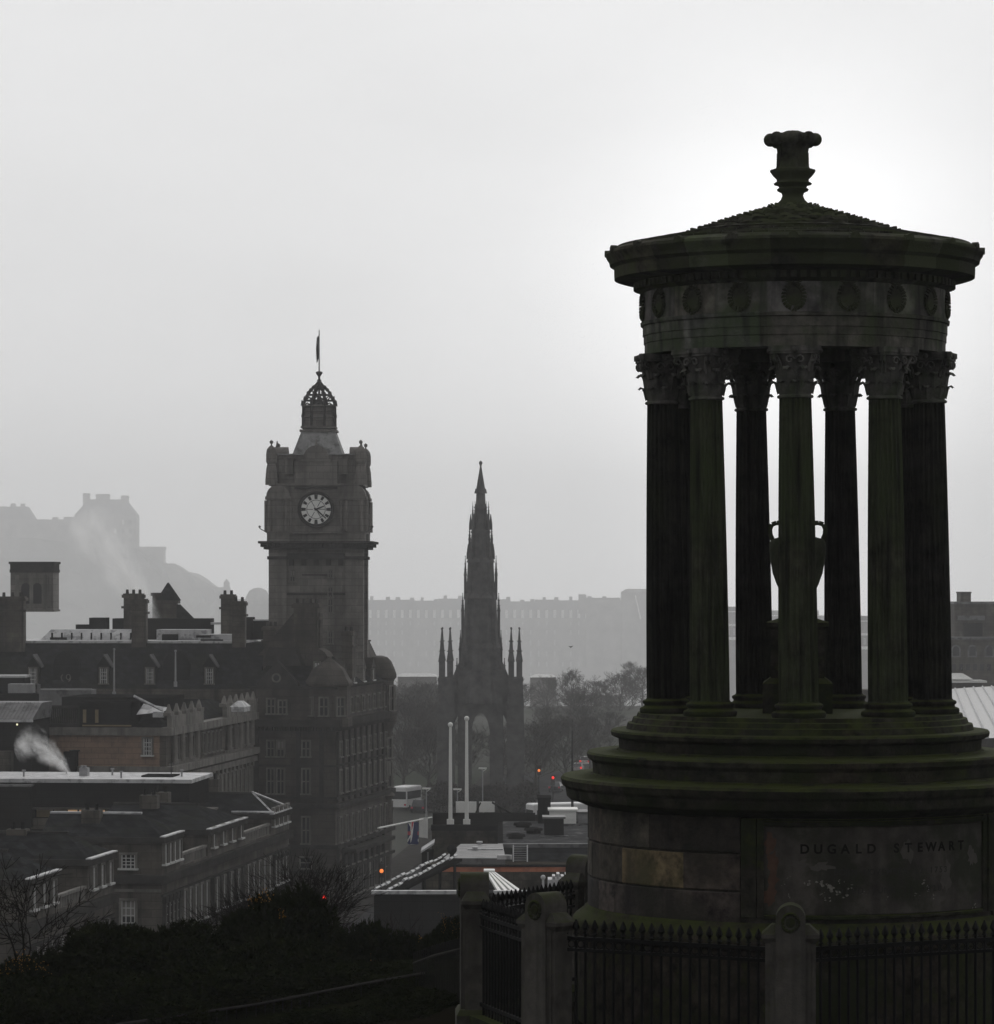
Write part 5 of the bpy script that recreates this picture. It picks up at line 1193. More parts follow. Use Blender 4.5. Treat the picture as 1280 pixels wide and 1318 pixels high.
for x in xs:
    b.path([((x+(Yj-272)*.119-2)*K, Yj*K, zr(x+3)+.05*K) for Yj in (262,295,330,383)], .10*K, 4)
b.build('ribs', m_lead, sr)
b = MB(); b.box(36*K,80*K,384*K,388*K,GR,EYE-12.2*K); b.build('end_wall', m_stone, sr)
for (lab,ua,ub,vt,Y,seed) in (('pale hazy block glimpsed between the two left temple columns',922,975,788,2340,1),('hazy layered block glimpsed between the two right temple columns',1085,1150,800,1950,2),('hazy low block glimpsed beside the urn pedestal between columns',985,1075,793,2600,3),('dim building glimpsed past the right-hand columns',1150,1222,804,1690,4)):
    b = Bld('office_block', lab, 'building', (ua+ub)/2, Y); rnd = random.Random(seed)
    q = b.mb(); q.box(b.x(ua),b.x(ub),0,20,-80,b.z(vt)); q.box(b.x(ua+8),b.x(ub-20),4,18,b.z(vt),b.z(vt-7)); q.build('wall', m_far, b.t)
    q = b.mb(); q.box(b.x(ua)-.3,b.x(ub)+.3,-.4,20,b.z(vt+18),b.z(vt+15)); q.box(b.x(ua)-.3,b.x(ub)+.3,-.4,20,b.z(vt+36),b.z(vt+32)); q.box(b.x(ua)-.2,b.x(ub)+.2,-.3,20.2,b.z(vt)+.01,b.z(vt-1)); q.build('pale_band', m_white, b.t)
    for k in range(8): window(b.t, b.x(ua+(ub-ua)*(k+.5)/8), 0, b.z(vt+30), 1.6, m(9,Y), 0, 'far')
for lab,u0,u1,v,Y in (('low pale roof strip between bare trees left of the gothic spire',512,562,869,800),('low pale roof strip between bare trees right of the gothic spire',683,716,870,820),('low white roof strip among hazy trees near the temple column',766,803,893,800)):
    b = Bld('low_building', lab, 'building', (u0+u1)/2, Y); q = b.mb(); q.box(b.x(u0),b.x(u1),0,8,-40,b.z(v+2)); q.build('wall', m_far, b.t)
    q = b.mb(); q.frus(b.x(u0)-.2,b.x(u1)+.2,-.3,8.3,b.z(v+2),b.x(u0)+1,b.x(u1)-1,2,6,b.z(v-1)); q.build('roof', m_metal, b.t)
# ------------------------------------------------------------------ rooftops between hotel and temple
b = Bld('parapet_building', 'dark rubble-stone building with a long parapet carrying two white flagpoles', 'building', 600, 210)
q = b.mb(); X, Z = b.x, b.z
q.box(X(556),X(655),0,12*K,0,Z(1069)); q.build('wall', m_rubble, b.t)
q = b.mb(); q.box(X(555),X(700),-.25*K,.5*K,Z(1069)+.003,Z(1062)); q.box(X(556),X(690),3*K,3.4*K,Z(1069),Z(1051)); q.box(X(655.2),X(700),.5*K,12*K,0,Z(1066)); q.build('parapet', m_dark, b.t)
q = b.mb(); q.box(X(556),X(655),.51*K,12*K,Z(1069)+.003,Z(1068)); q.build('roof', m_dark, b.t)
hd = thing('hoarding', 'white hoarding of two panels behind the flagpoles on the parapet roof', 'hoarding', PK(612,1060,216))
q = MB(); q.box(PK(587,0,216).x,PK(613.5,0,216).x,216*K,216*K+.15,PK(0,1048,216).z,PK(0,1032,216).z); q.build('panel', m_white, hd)
q = MB(); q.box(PK(617,0,216).x,PK(637,0,216).x,216*K+.3,216*K+.45,PK(0,1046,216).z,PK(0,1032.5,216).z); q.build('panel', m_white, hd)
q = MB()
for u in (589,600,611,620,634): q.tube(PK(u,1062,217),PK(u,1031,217),.07*K,n=5)
q.tube(PK(612,1048,215),PK(619,1033,215),.05*K); q.tube(PK(634,1033,215),PK(662,1050,214),.06*K); q.tube(PK(640,1036,215),PK(648,1050,214),.05*K); q.build('struts', m_dark, hd)
rb = thing('roof_terrace_building', 'dark slate-fronted building with a flat roof carrying grey and white plant boxes', 'building', PK(700,0,190)*1)
rb.location.z = GR; WM[rb.name] = Fm(Vector(rb.location))
Q = lambda u,v,Y: PK(u,v,Y)
b = MB(); zf_ = Q(0,1088,190).z; xa, xb = Q(641,0,190).x, Q(792,0,190).x
b.box(xa,xb,190*K,208*K,GR,zf_-.01); b.build('wall', m_dark, rb)
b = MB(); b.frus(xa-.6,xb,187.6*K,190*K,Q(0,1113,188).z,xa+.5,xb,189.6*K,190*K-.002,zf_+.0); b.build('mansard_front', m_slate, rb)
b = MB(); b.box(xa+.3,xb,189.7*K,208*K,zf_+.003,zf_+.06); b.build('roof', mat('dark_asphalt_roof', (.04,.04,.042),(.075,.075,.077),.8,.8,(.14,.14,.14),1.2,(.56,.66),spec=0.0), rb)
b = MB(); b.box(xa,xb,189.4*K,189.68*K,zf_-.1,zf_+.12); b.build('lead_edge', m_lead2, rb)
b = MB(); 
for u in (661,679): b.tube(Q(u,1112,187.3),Q(u,1088,189),.035*K)
for i in range(8): v = 1090+i*2.9; b.tube(Q(661,v,189-i*.2),Q(679,v,189-i*.2),.025*K)
b.build('ladder', m_metal, rb)
def unit(name, label, u0,u1,v0,v1,Y,dep,mt,extra=None):
    r_ = thing(name, label, 'plant box', Q((u0+u1)/2,v1,Y)); b = MB(); x0,x1,z0,z1 = Q(u0,0,Y).x,Q(u1,0,Y).x,Q(0,v1,Y).z,Q(0,v0,Y).z
    b.box(x0,x1,Y*K,Y*K+dep,z0+.12,z1); b.build('casing', mt, r_)
    b = MB(); b.box(x0-.1,x1+.1,Y*K-.1,Y*K+dep+.1,z1+.002,z1+.10); b.build('lid', m_lead2 if mt is not m_white else m_white, r_)
    b = MB(); n=int((x1-x0)/.22)
    for i in range(n): xx = x0+(x1-x0)*(i+.5)/n; b.box(xx-.03,xx+.03,Y*K-.05,Y*K-.002,z0+.3,z1-.25)
    b.box(x0+.1,x1-.1,Y*K-.04,Y*K-.003,(z0+z1)/2-.06,(z0+z1)/2+.06); b.build('louvres', mt, r_)
    b = MB()
    for xx in (x0+.15,x1-.15): b.box(xx-.1,xx+.1,Y*K,Y*K+dep,z0-.05,z0+.119)
    b.box(x0-.25,x1+.25,Y*K-.25,Y*K-.1,z0-.04,z0+.1); b.build('feet', m_lead2, r_); return r_
unit('roof_plant_box','grey louvred plant box in front of the white boxes on the flat roof',701,726,1054,1078,195.6,1.6*K,m_dark)
unit('roof_plant_box','large white plant box behind the grey louvred one',708,742,1044,1063,204,2*K,m_white)
unit('roof_plant_box','small white plant box close to the temple podium edge',744,768,1047,1062,205,2*K,m_metal)
b = MB(); b.box(Q(693,0,206).x,Q(709,0,206).x,206*K,208*K,Q(0,1062,206).z,Q(0,1029,206).z); b.box(Q(692,0,206).x,Q(710,0,206).x,205.8*K,208.2*K,Q(0,1029,206).z,Q(0,1026.5,206).z); solo(b,'roof_hut',m_dark,'dark upright hut on the flat roof left of the white plant box','hut',Q(700,1062,206))
for u,v,Y,lab in ((664,1082,194,'low dark round vent at the front left of the flat roof'),(687,1074,198,'low dark round vent in the middle of the flat roof'),(673,1067,203,'low dark round vent farthest back on the flat roof')):
    b = MB(); p = Q(u,v,Y); b.lathe([(.42*K,p.z-.1),(.4*K,p.z+.2*K),(.55*K,p.z+.22*K),(.5*K,p.z+.36*K),(.1,p.z+.42*K)],12,(p.x,p.y)); solo(b,'roof_vent',m_dark,lab,'vent',p)
# brick parapet building with lead roof
b = Bld('brick_parapet_building', 'building with a bright orange-brick parapet strip over a dark rubble wall', 'building', 650, 175)
X, Z = b.x, b.z
q = b.mb(); q.box(X(545),X(770),0,12.6*K,0,Z(1122.5)-.5*K); q.box(X(545),X(770),0,.45*K,Z(1122.5)-.5*K,Z(1122.5)); q.build('wall', m_rubble, b.t)
q = b.mb(); q.box(X(556),X(770),.02,.42*K,Z(1122.5)+.002,Z(1116)); q.build('brick_parapet', m_red, b.t)
q = b.mb(); q.box(X(545),X(770),-.04,.48*K,Z(1116)+.002,Z(1113.8)); q.build('coping', m_dark, b.t)
q = b.mb(); q.add([(X(569),4.5*K,Z(1113.5)-.02),(X(651),4.5*K,Z(1113.5)-.02),(X(648),12.6*K,Z(1113.5)+.1),(X(590),12.6*K,Z(1113.5)+.1),(X(569),4.5*K,Z(1122.5)-.5*K),(X(651),4.5*K,Z(1122.5)-.5*K),(X(648),12.6*K,Z(1122.5)-.5*K),(X(590),12.6*K,Z(1122.5)-.5*K)],[(0,1,2,3),(0,1,5,4),(1,2,6,5),(2,3,7,6),(3,0,4,7)]); q.build('lead_roof', m_lead2, b.t)
q = b.mb(); q.box(X(640),X(660),4.45*K,4.7*K,Z(1113)-.1,Z(1110)); q.box(X(600),X(648),9*K,9.2*K,Z(1113.5),Z(1110.6)); q.build('roof_seams', m_lead, b.t)
for u, vt, y, lab in ((612,1090,184,'short white vent pipe nearer the brick parapet'),(617.5,1083,187.5,'short white vent pipe farther from the brick parapet')):
    p = Q(u,1104 if y < 186 else 1098,y); q = MB(); q.tube(p,Q(u,vt+2,y),.10*K,n=8); q.tube(Q(u,vt+2,y),Q(u,vt,y),.17*K,n=8); solo(q,'vent_pipe',m_lead,lab,'vent pipe',p)
q = MB(); p = Q(582,1112,178); q.tube(p,Q(582,1097,178),.14*K,.10*K,8); q.ball(tuple(Q(582,1093.5,178)),.26*K,12); solo(q,'ball_finial',m_dark,'dark stone ball on a short stem at the left roof corner','finial',p)
b = Bld('kiosk_building', 'small dark hut with a white sloping roof just right of the hanging flags', 'hut', 551, 188)
q = b.mb(); q.box(b.x(543),b.x(558),0,2*K,0,b.z(1097)); q.build('wall', m_dark, b.t)
q = b.mb(); q.add([(b.x(542),-.15*K,b.z(1098)),(b.x(559),-.15*K,b.z(1087)),(b.x(559),2.1*K,b.z(1086)),(b.x(542),2.1*K,b.z(1097)),(b.x(542),-.15*K,b.z(1095.5)),(b.x(559),-.15*K,b.z(1084.5)),(b.x(559),2.1*K,b.z(1083.5)),(b.x(542),2.1*K,b.z(1094.5))],[(0,1,2,3),(4,5,6,7),(0,1,5,4),(1,2,6,5),(2,3,7,6),(3,0,4,7)]); q.build('roof', m_lead, b.t)
q = b.mb(); q.box(b.x(550),b.x(552),-.1,-.01,b.z(1110),b.z(1097)); q.build('downpipe', m_lead2, b.t)
# nearest low roof with white edges
nr = thing('low_roof_building', 'nearest low dark-roofed building with white roof edges behind the stone posts', 'building', (0,150*K,GR))
zr_ = EYE-13.5*K
b = MB(); fp = [(-5.3,150.5),(5,150.5),(5,152.2),(-5.1,152.2)]
b.prism([(x*K,y*K) for x,y in fp],'z',GR,zr_-.15*K); b.build('wall', m_dark, nr)
b = MB(); b.prism([(x*K,y*K) for x,y in [(-5.25,150.56),(5,150.56),(5,152.3),(-5.1,152.3)]],'z',zr_-.149*K,zr_-.05*K); b.build('roof', m_slate, nr)
b = MB(); b.box(-5.4*K,-1.75*K,150.2*K,150.55*K,zr_-.06*K,zr_+.09*K); b.box(-.15*K,1.35*K,150.2*K,150.55*K,zr_-.06*K,zr_+.09*K)
for i in range(15):
    t0, t1 = i/15, (i+.72)/15
    for o_ in (0,.55):
        pa = Vector((-5.25+2.8*t0+o_,151+18.5*t0,0))*K; pb = Vector((-5.25+2.8*t1+o_,151+18.5*t1,0))*K; pa.z = pb.z = zr_+(.12+random.uniform(-.05,.05))*K
        b.tube(pa,pb,random.uniform(.05,.10)*K,.06*K,4)
b.build('white_roof_edge', m_lead, nr)
b = MB(); b.prism([(x*K,y*K) for x,y in [(-5.0,152.35),(-4.3,152.35),(-1.7,170),(-2.4,170)]],'z',zr_-.25*K,zr_-.1*K)
for i in range(5): tt = i/4; xx, yy = (-4.65+2.6*tt)*K,(152.6+17*tt)*K; b.tube((xx,yy,GR),(xx,yy,zr_-.25*K),.08*K,n=6)
b.build('canopy', m_dark, nr)
b = MB()
for k in range(4):
    xa_, xb_ = .05+.30*k, -.48+.11*k
    zb = zr_+.26*K-.01
    b.add([(xa_*K,150.7*K,zr_+.02),((xa_+.17)*K,150.7*K,zr_+.02),((xb_+.07)*K,158*K,zb),(xb_*K,158*K,zb),(xa_*K,150.7*K,zr_-.1),((xa_+.17)*K,150.7*K,zr_-.1),((xb_+.07)*K,158*K,zb-.12),(xb_*K,158*K,zb-.12)],[(0,1,2,3),(0,1,5,4),(1,2,6,5),(2,3,7,6),(3,0,4,7)])
b.box(-.6*K,-.1*K,158.02*K,159*K,zb-.1,zb+.06); b.build('white_glazing_ribs', m_white, nr)
b = MB(); b.add([(-.1*K,150.7*K,GR),(1.2*K,150.7*K,GR),(.0*K,158*K,GR),(-.62*K,158*K,GR),(-.1*K,150.7*K,zr_-.101),(1.2*K,150.7*K,zr_-.101),(.0*K,158*K,zb-.13),(-.62*K,158*K,zb-.13)],[(4,5,6,7),(0,1,5,4),(1,2,6,5),(2,3,7,6),(3,0,4,7)]); b.build('glazed_wing', m_dark, nr)
b = MB()
for i in range(4): b.box((2.6+i*.2)*K,(2.74+i*.2)*K,164*K,165.2*K,zr_-.62*K,zr_-.46*K+.10*(i % 2)); 
b.box(2.4*K,3.6*K,163.9*K,165.5*K,GR,zr_-.621*K); b.build('skylight', m_lead, nr)
b = MB(); p = Vector((2.0*K,151.6*K,zr_-.05*K)); b.tube(p,p+Vector((0,0,.55*K)),.06*K,n=6); b.ball((p.x,p.y,p.z+.6*K),.11*K,8); solo(b,'roof_cowl',m_lead,'tiny white cowl on the dark roof right of the glazing ribs','vent',p)
# ------------------------------------------------------------------ street things
def ground_at(u, Y): p = PK(u,0,Y); return Vector((p.x,p.y,GR))
def signal(label, u, v, Y, mt, lit_z):
    p = ground_at(u,Y); r_ = thing('traffic_light', label, 'traffic light', p); M_ = Matrix.Translation(p); z = PK(u,v,Y).z-GR
    b = MB(M_); b.tube((0,0,0),(0,0,z+.35),.075,.06,8); b.build('post', m_blk, r_)
    b = MB(M_); b.box(-.15,.15,-.26,-.08,z-.75,z+.2); b.box(-.2,.2,-.08,-.05,z-.8,z+.26); b.build('head', m_blk, r_)
    for k, zz_ in enumerate((z,z-.32,z-.64)):
        b = MB(M_); b.ball((0,-.28,zz_),.145 if k == lit_z else .08,10); b.build('lamp', mt if k == lit_z else m_glass, r_)
signal('traffic light showing red on the street left of the temple podium', 712, 1001, 366, g_red, 0)
signal('traffic light showing red in front of the hotel corner, seen through bare twigs', 418, 1155, 236, g_red, 0)
signal('traffic light with a small amber lamp at the hotel street side', 491.5, 1115, 246, g_amb, 1)
signal('traffic light showing amber, farther up the street beside the gothic spire', 694, 988, 378, g_amb, 1)
def lamp(label, u, v, Y, mt=m_white):
    p = ground_at(u,Y); r_ = thing('street_lamp', label, 'street lamp', p); M_ = Matrix.Translation(p); z = PK(u,v,Y).z-GR
    b = MB(M_); b.tube((0,0,0),(0,0,.9),.12,.09,8); b.tube((0,0,.9),(0,0,z),.065,.05,8); b.build('post', m_metal, r_)
    b = MB(M_); b.box(-.4,.4,-.15,.15,z,z+.14); b.tube((0,0,z-.25),(.36,0,z),.035); b.build('lantern', mt, r_)
lamp('pale-headed street lamp standing before the open arch of the gothic spire', 621.5, 990, 348)
lamp('street lamp left of the tall white flagpoles', 549, 1016, 340)
lamp('street lamp between the two white flagpoles', 589, 1017, 340)
p = PK(737,1030,300); b = MB(); b.tube(ground_at(737,300),PK(737,940,300),.13,.09,8); solo(b,'mast',m_blk,'thin dark mast rising just left of the temple podium','mast',ground_at(737,300))
def vehicle(name, label, u, Y, L_, Wd, Hh, rz, mt, kind, group=None, lit=True):
    p = ground_at(u,Y)+Vector((0,0,.06)); r_ = thing(name, label, kind, p, rz, group); r_.scale = (.74,.74,.74); q = lambda: MB()
    b = q()
    if kind == 'car':
        b.frus(-Wd/2,Wd/2,-L_/2,L_/2,.32,-Wd/2*.98,Wd/2*.98,-L_/2*.98,L_/2*.97,.85); b.frus(-Wd/2*.94,Wd/2*.94,-L_*.46,L_*.24,.853,-Wd/2*.74,Wd/2*.74,-L_*.30,L_*.05,Hh)
    else:
        b.box(-Wd/2,Wd/2,-L_/2,L_/2,.4,Hh); b.frus(-Wd/2,Wd/2,-L_/2,L_/2,Hh+.002,-Wd/2*.9,Wd/2*.9,-L_/2*.97,L_/2*.97,Hh+.15)
    b.build('body', mt, r_, local=True)
    b = q()
    if kind == 'car': b.frus(-Wd/2*.86,Wd/2*.86,-L_*.465,-L_*.45,.88,-Wd/2*.7,Wd/2*.7,-L_*.325,-L_*.31,Hh-.06)
    else:
        b.box(-Wd/2*.9,Wd/2*.9,-L_/2-.02,-L_/2+.02,Hh*.5,Hh*.85)
        for s in (-1,1): b.box(min(s*Wd/2,s*(Wd/2+.02)),max(s*Wd/2,s*(Wd/2+.02)),-L_*.46,L_*.46,Hh*.5,Hh*.85)
    b.build('windows', m_glass, r_, local=True)
    for sx in (-1,1):
        for sy in (-.3,.3):
            b = q(); b.tube((sx*(Wd/2-.2),sy*L_,.34),(sx*(Wd/2+.01),sy*L_,.34),.34,n=14); b.build('wheel', m_rub, r_, local=True)
        b = q(); b.box(sx*Wd*.4-.14,sx*Wd*.4+.14,-L_/2-.04,-L_/2+.05,.62,.86); b.build('tail_light', g_red if lit else m_redf, r_, local=True)
vehicle('parked_van','white van standing beyond the hotel corner, above the hanging flags',522,356,5.5,2.6,3.0,R(-20),m_carw,'van',lit=False)
vehicle('taxi','dark taxi beside the white van beyond the hotel corner',541,351,4.6,1.9,1.75,R(-8),m_card,'car',lit=False)
vehicle('city_bus','bus with a long white roof showing above the flat-roof plant boxes',736,318,11,2.7,4.0,R(-70),m_carw,'bus')
vehicle('car','white car with red tail lights in traffic just beside the podium edge',754,440,4.4,1.8,1.5,R(-6),m_carw,'car')
vehicle('car','pale car ahead in traffic left of the podium edge',744,425,4.4,1.8,1.45,R(-6),m_metal,'car')
vehicle('car','dark car with red tail lights waiting below the red signal',716,385,4.4,1.8,1.45,R(-8),m_card,'car',lit=False)
b = MB(); p = PK(735,833,240)
b.path([p+Vector((-.15,0,.07)),p+Vector((-.06,0,.03)),p,p+Vector((.07,0,.04)),p+Vector((.16,0,.09))],[.01,.03,.05,.03,.01],5); b.path([p+Vector((0,-.12,0)),p,p+Vector((0,.13,.01))],[.012,.055,.02],6); solo(b,'bird',m_blk,'tiny dark bird flying above the conical bare tree','bird',p)
# ------------------------------------------------------------------ trees and gorse
def grow(seed, Ht, spread, depth, twig, first=.28, conical=False, r0=None, up=.12):
    rnd = random.Random(seed); tk, cr = MB(), MB()
    def rec(p, d, L_, r, k, lead):
        n = 3 if k < 3 else 2; pts = [p]; q = p
        for i in range(n):
            d = (d+Vector((rnd.gauss(0,.13),rnd.gauss(0,.13),rnd.gauss(0,.08)+up*.4))).normalized(); q = q+d*(L_/n); pts.append(q)
        r1 = r*.62
        (tk if k < 2 else cr).path(pts, [r+(r1-r)*i/n for i in range(n+1)], 6 if k < 2 else 3) if k < 4 else cr.path(pts, [r+(r1-r)*i/n for i in range(n+1)], 3)
        if k >= depth: return
        nb = 4 if k == 0 else (3 if k < depth-1 else 4)
        for i in range(nb):
            a = 2*PI*(i+rnd.random())/nb; ax = d.orthogonal().normalized(); ax.rotate(Matrix.Rotation(a,3,d)); tilt = rnd.uniform(.35,.85)*spread
            nd = (d*math.cos(tilt)+ax*math.sin(tilt)).normalized(); j = rnd.choice(range(1,n+1)) if k > 0 else n
            rec(pts[j], nd, L_*rnd.uniform(.58,.82), max(twig, r1*rnd.uniform(.6,.85)), k+1, False)
        if k > 0 or True: rec(pts[-1], d, L_*.72, max(twig, r1*.9), k+1, lead)
    rec(Vector((0,0,0)), Vector((0,0,1)), Ht*first, r0 or Ht*.028, 0, True)
    return tk, cr
def grow_leader(seed, twig, wide):
    rnd = random.Random(seed); tk, cr = MB(), MB(); H_ = 10.0
    tpts = [Vector((rnd.gauss(0,.05)*i, rnd.gauss(0,.05)*i, H_*.93*i/8)) for i in range(9)]; tk.path(tpts, [.26*(1-.93*i/8)+.015 for i in range(9)], 7)
    def at(t): i = min(7, int(t*8)); f_ = t*8-i; return tpts[i]*(1-f_)+tpts[i+1]*f_
    def rec(p, d, L_, r, k):
        pts = [p]; q = p
        for i in range(3): d = (d+Vector((rnd.gauss(0,.14),rnd.gauss(0,.14),rnd.gauss(.10,.08)))).normalized(); q = q+d*L_/3; pts.append(q)
        cr.path(pts, [r, r*.8, r*.65, max(twig*.6, r*.45)], 4 if k == 0 else 3)
        if k >= 3: return
        for i in range((7,5,4)[k]):
            a = rnd.uniform(0, 2*PI); ax = d.orthogonal().normalized(); ax.rotate(Matrix.Rotation(a,3,d)); tl = rnd.uniform(.35,.8); nd = (d*math.cos(tl)+ax*math.sin(tl)).normalized()
            j = rnd.uniform(.25,1)*3; i0 = min(2,int(j)); rec(pts[i0].lerp(pts[i0+1], j-i0), nd, L_*rnd.uniform(.38,.62), max(twig, r*.5), k+1)
    for n_ in range(30):
        t = .13+.85*n_/29; a = n_*2.4+rnd.uniform(-.4,.4); el = rnd.uniform(.45,.75)+.5*t
        L_ = (H_*wide*(math.sin(PI*min(1,(t*.80+.17)))**.8)+.5)*rnd.uniform(.75,1.15)
        rec(at(t), Vector((math.cos(a)*math.cos(el), math.sin(a)*math.cos(el), math.sin(el))), L_, .085*(1-.6*t), 0)
    return tk, cr
def tree(name, label, u, Y, Hpx, proto, scale, rz, group, sx=1.0, Yk=K):
    p = PK(u,0,Y); o = proto if proto.get('label') is None else dup(proto)
    o.location = (p.x,p.y,GR-.1); o.rotation_euler = (0,0,rz); o.scale = (scale*sx,scale*sx,scale); tag(o,label,'tree',group); return o
protos = []
for sd, Ht, sp_ in ((3,.020,.36),(5,.020,.46),(9,.020,.40)):
    o = bpy.data.objects.new('bare_tree',None); COL.objects.link(o); WM[o.name] = Matrix()
    tk, cr = grow_leader(sd, Ht, sp_)
    zmax = max(p.z for p in cr.v); 
    for q in (tk,cr): q.v = [p*(10.0/zmax) for p in q.v]
    tk.build('trunk', m_barkf, o, local=True); cr.build('crown', m_barkf, o, local=True); protos.append(o)
GT = 'bare winter trees in the gardens'
tl_ = [('tall bare tree with a conical top right of the gothic spire',735,600,857,0,.95),('bushy bare tree right beside the gothic spire buttress',703,520,900,1,1.2),('broad hazy bare tree at the temple column edge',812,820,848,1,1.25),('hazy bare tree between the conical tree and the temple column',778,720,880,2,1.2),('bare tree left of the gothic spire behind the pale roof strip',540,520,868,1,1.5),('bare tree close to the left buttress of the gothic spire',560,440,885,2,1.2),('dense bare tree beside the hotel dome',524,420,880,1,1.2),('darker bare tree in front of the gothic spire left leg',552,385,925,0,1.2),('dark bare tree right of the gothic spire foot',690,392,915,2,1.3),('dark spreading bare tree above the red signal',728,405,905,1,1.3),('low bare tree behind the mast',760,430,915,0,1.3),('small bare tree beyond the traffic, nearest the podium',785,470,905,2,1.3),('short bare tree at the left foot of the gothic spire',520,395,930,0,1.2),('thin bare tree behind the conical tree',750,500,880,2,1.2),('bare tree behind the arch, left of its centre',600,410,925,1,1.3),('bare tree behind the arch, right of its centre',648,415,930,0,1.4),('low spreading bare tree right of the spire foot',668,400,940,2,1.4)]
for i,(lab,u,Y,vt,pi_,sx) in enumerate(tl_):
    hgt = PK(u,vt,Y).z-GR; tree('bare_tree',lab,u,Y,0,protos[pi_],hgt/10.0,i*1.7,GT,sx)
for i,(u,Y,vt,pi_,lab) in enumerate(((505,640,878,0,'faint far bare tree just right of the hotel dome'),(535,700,874,1,'faint far bare tree behind the left pale roof strip'),(568,660,872,2,'faint far bare tree peeping left of the spire buttress'),(612,620,900,1,'faint far bare tree seen through the open arch'),(634,700,905,0,'faint far bare tree at the right side of the open arch'),(672,680,872,2,'faint far bare tree behind the right spire buttress'),(705,720,868,0,'faint far bare tree above the right pale roof strip'),(738,640,880,1,'faint far bare tree behind the conical tree crown'),(768,700,868,2,'faint far bare tree right of the conical tree crown'),(800,660,862,0,'faint far bare tree at the temple column foot'),(828,740,850,1,'faint far bare tree touching the leftmost temple column'))):
    hgt = PK(u,vt,Y).z-GR+4; o = tree('bare_tree',lab,u,Y,0,protos[pi_],hgt/10.0,i*2.3+.4,GT,1.6)
    o.location.z = GR-4
# shrubs at the foot of the spire
def shrub_mesh(seed, n, rad, lumps, leaf, mt, name='foliage'):
    rnd = random.Random(seed); b = MB(); ls = [(Vector((rnd.uniform(-1,1)*.75,rnd.uniform(-.7,.7)*.75,rnd.uniform(.15,.8))), rnd.uniform(.28,.5)) for _ in range(lumps)]
    for i in range(n):
        c, r = rnd.choice(ls); d = Vector((rnd.gauss(0,1),rnd.gauss(0,1),rnd.gauss(.15,1))).normalized(); p = c+d*r*rnd.uniform(.55,1.05)
        if p.z < -.05: continue
        p = Vector((p.x*rad[0],p.y*rad[1],p.z*rad[2])); ax = (d+Vector((rnd.gauss(0,.5),rnd.gauss(0,.5),rnd.uniform(.1,.9)))).normalized()
        for k in range(6):
            s = ax.orthogonal().normalized(); s.rotate(Matrix.Rotation(rnd.uniform(0,2*PI),3,ax)); tip = p+(ax*rnd.uniform(.4,1.1)+s*rnd.uniform(.2,.6))*leaf; base = p+ax*leaf*.1*k
            t_ = ax.cross(s)*leaf*.15
            b.add([base+t_,base-t_,tip],[(0,1,2)])
    return b, ls
for i,(lab,u,Y) in enumerate((('dark shrub bank at the left foot of the gothic spire',590,352),('dark shrub bank before the gothic spire steps',628,350),('dark shrub bank right of the gothic spire steps',668,352))):
    if i == 0:
        b,_ = shrub_mesh(4,2600,(3.2,2.0,2.5),9,.4,m_gorse); sh = bpy.data.objects.new('shrub',None); COL.objects.link(sh); WM[sh.name] = Matrix(); b.build('foliage', m_barkf, sh, local=True)
        b = MB(); 
        for k in range(7): b.tube((0,0,0),(math.sin(k)*1.5,math.cos(k*2)*.9,1.7),.06,.02,5)
        b.build('stems', m_bark, sh, local=True); o = sh
    else: o = dup(sh)
    p = ground_at(u,Y); o.location = p; o.rotation_euler = (0,0,i*2.1); tag(o,lab,'shrub','shrubs at the gothic spire foot')
# foreground gorse
GP = []
for sd in (1,2,3):
    b, ls = shrub_mesh(sd,9000,(1,1,1),18,.12,m_gorse); o = bpy.data.objects.new('gorse_bush',None); COL.objects.link(o); WM[o.name] = Matrix()
    b.build('foliage', m_gorse, o, local=True); rnd = random.Random(sd)
    b = MB()
    for k in range(12): c = rnd.choice(ls)[0]; b.tube((c.x*.15,c.y*.15,-.2),tuple(c),.02,.008,5)
    b.build('stems', m_bark, o, local=True)
    GP.append((o, ls))
def blossom(seed, ls, spots, n):
    rnd = random.Random(seed); b = MB()
    for c, r in spots:
        for i in range(n):
            p = Vector(c)+Vector((rnd.gauss(0,r),rnd.gauss(0,r),rnd.gauss(0,r))); s = .011
            for k in range(3):
                a = Vector((rnd.gauss(0,1),rnd.gauss(0,1),rnd.gauss(0,1))).normalized(); c2 = a.orthogonal().normalized()*s; d2 = a.cross(c2)
                b.add([p+c2,p+d2,p-c2,p-d2],[(0,1,2,3)])
    return b
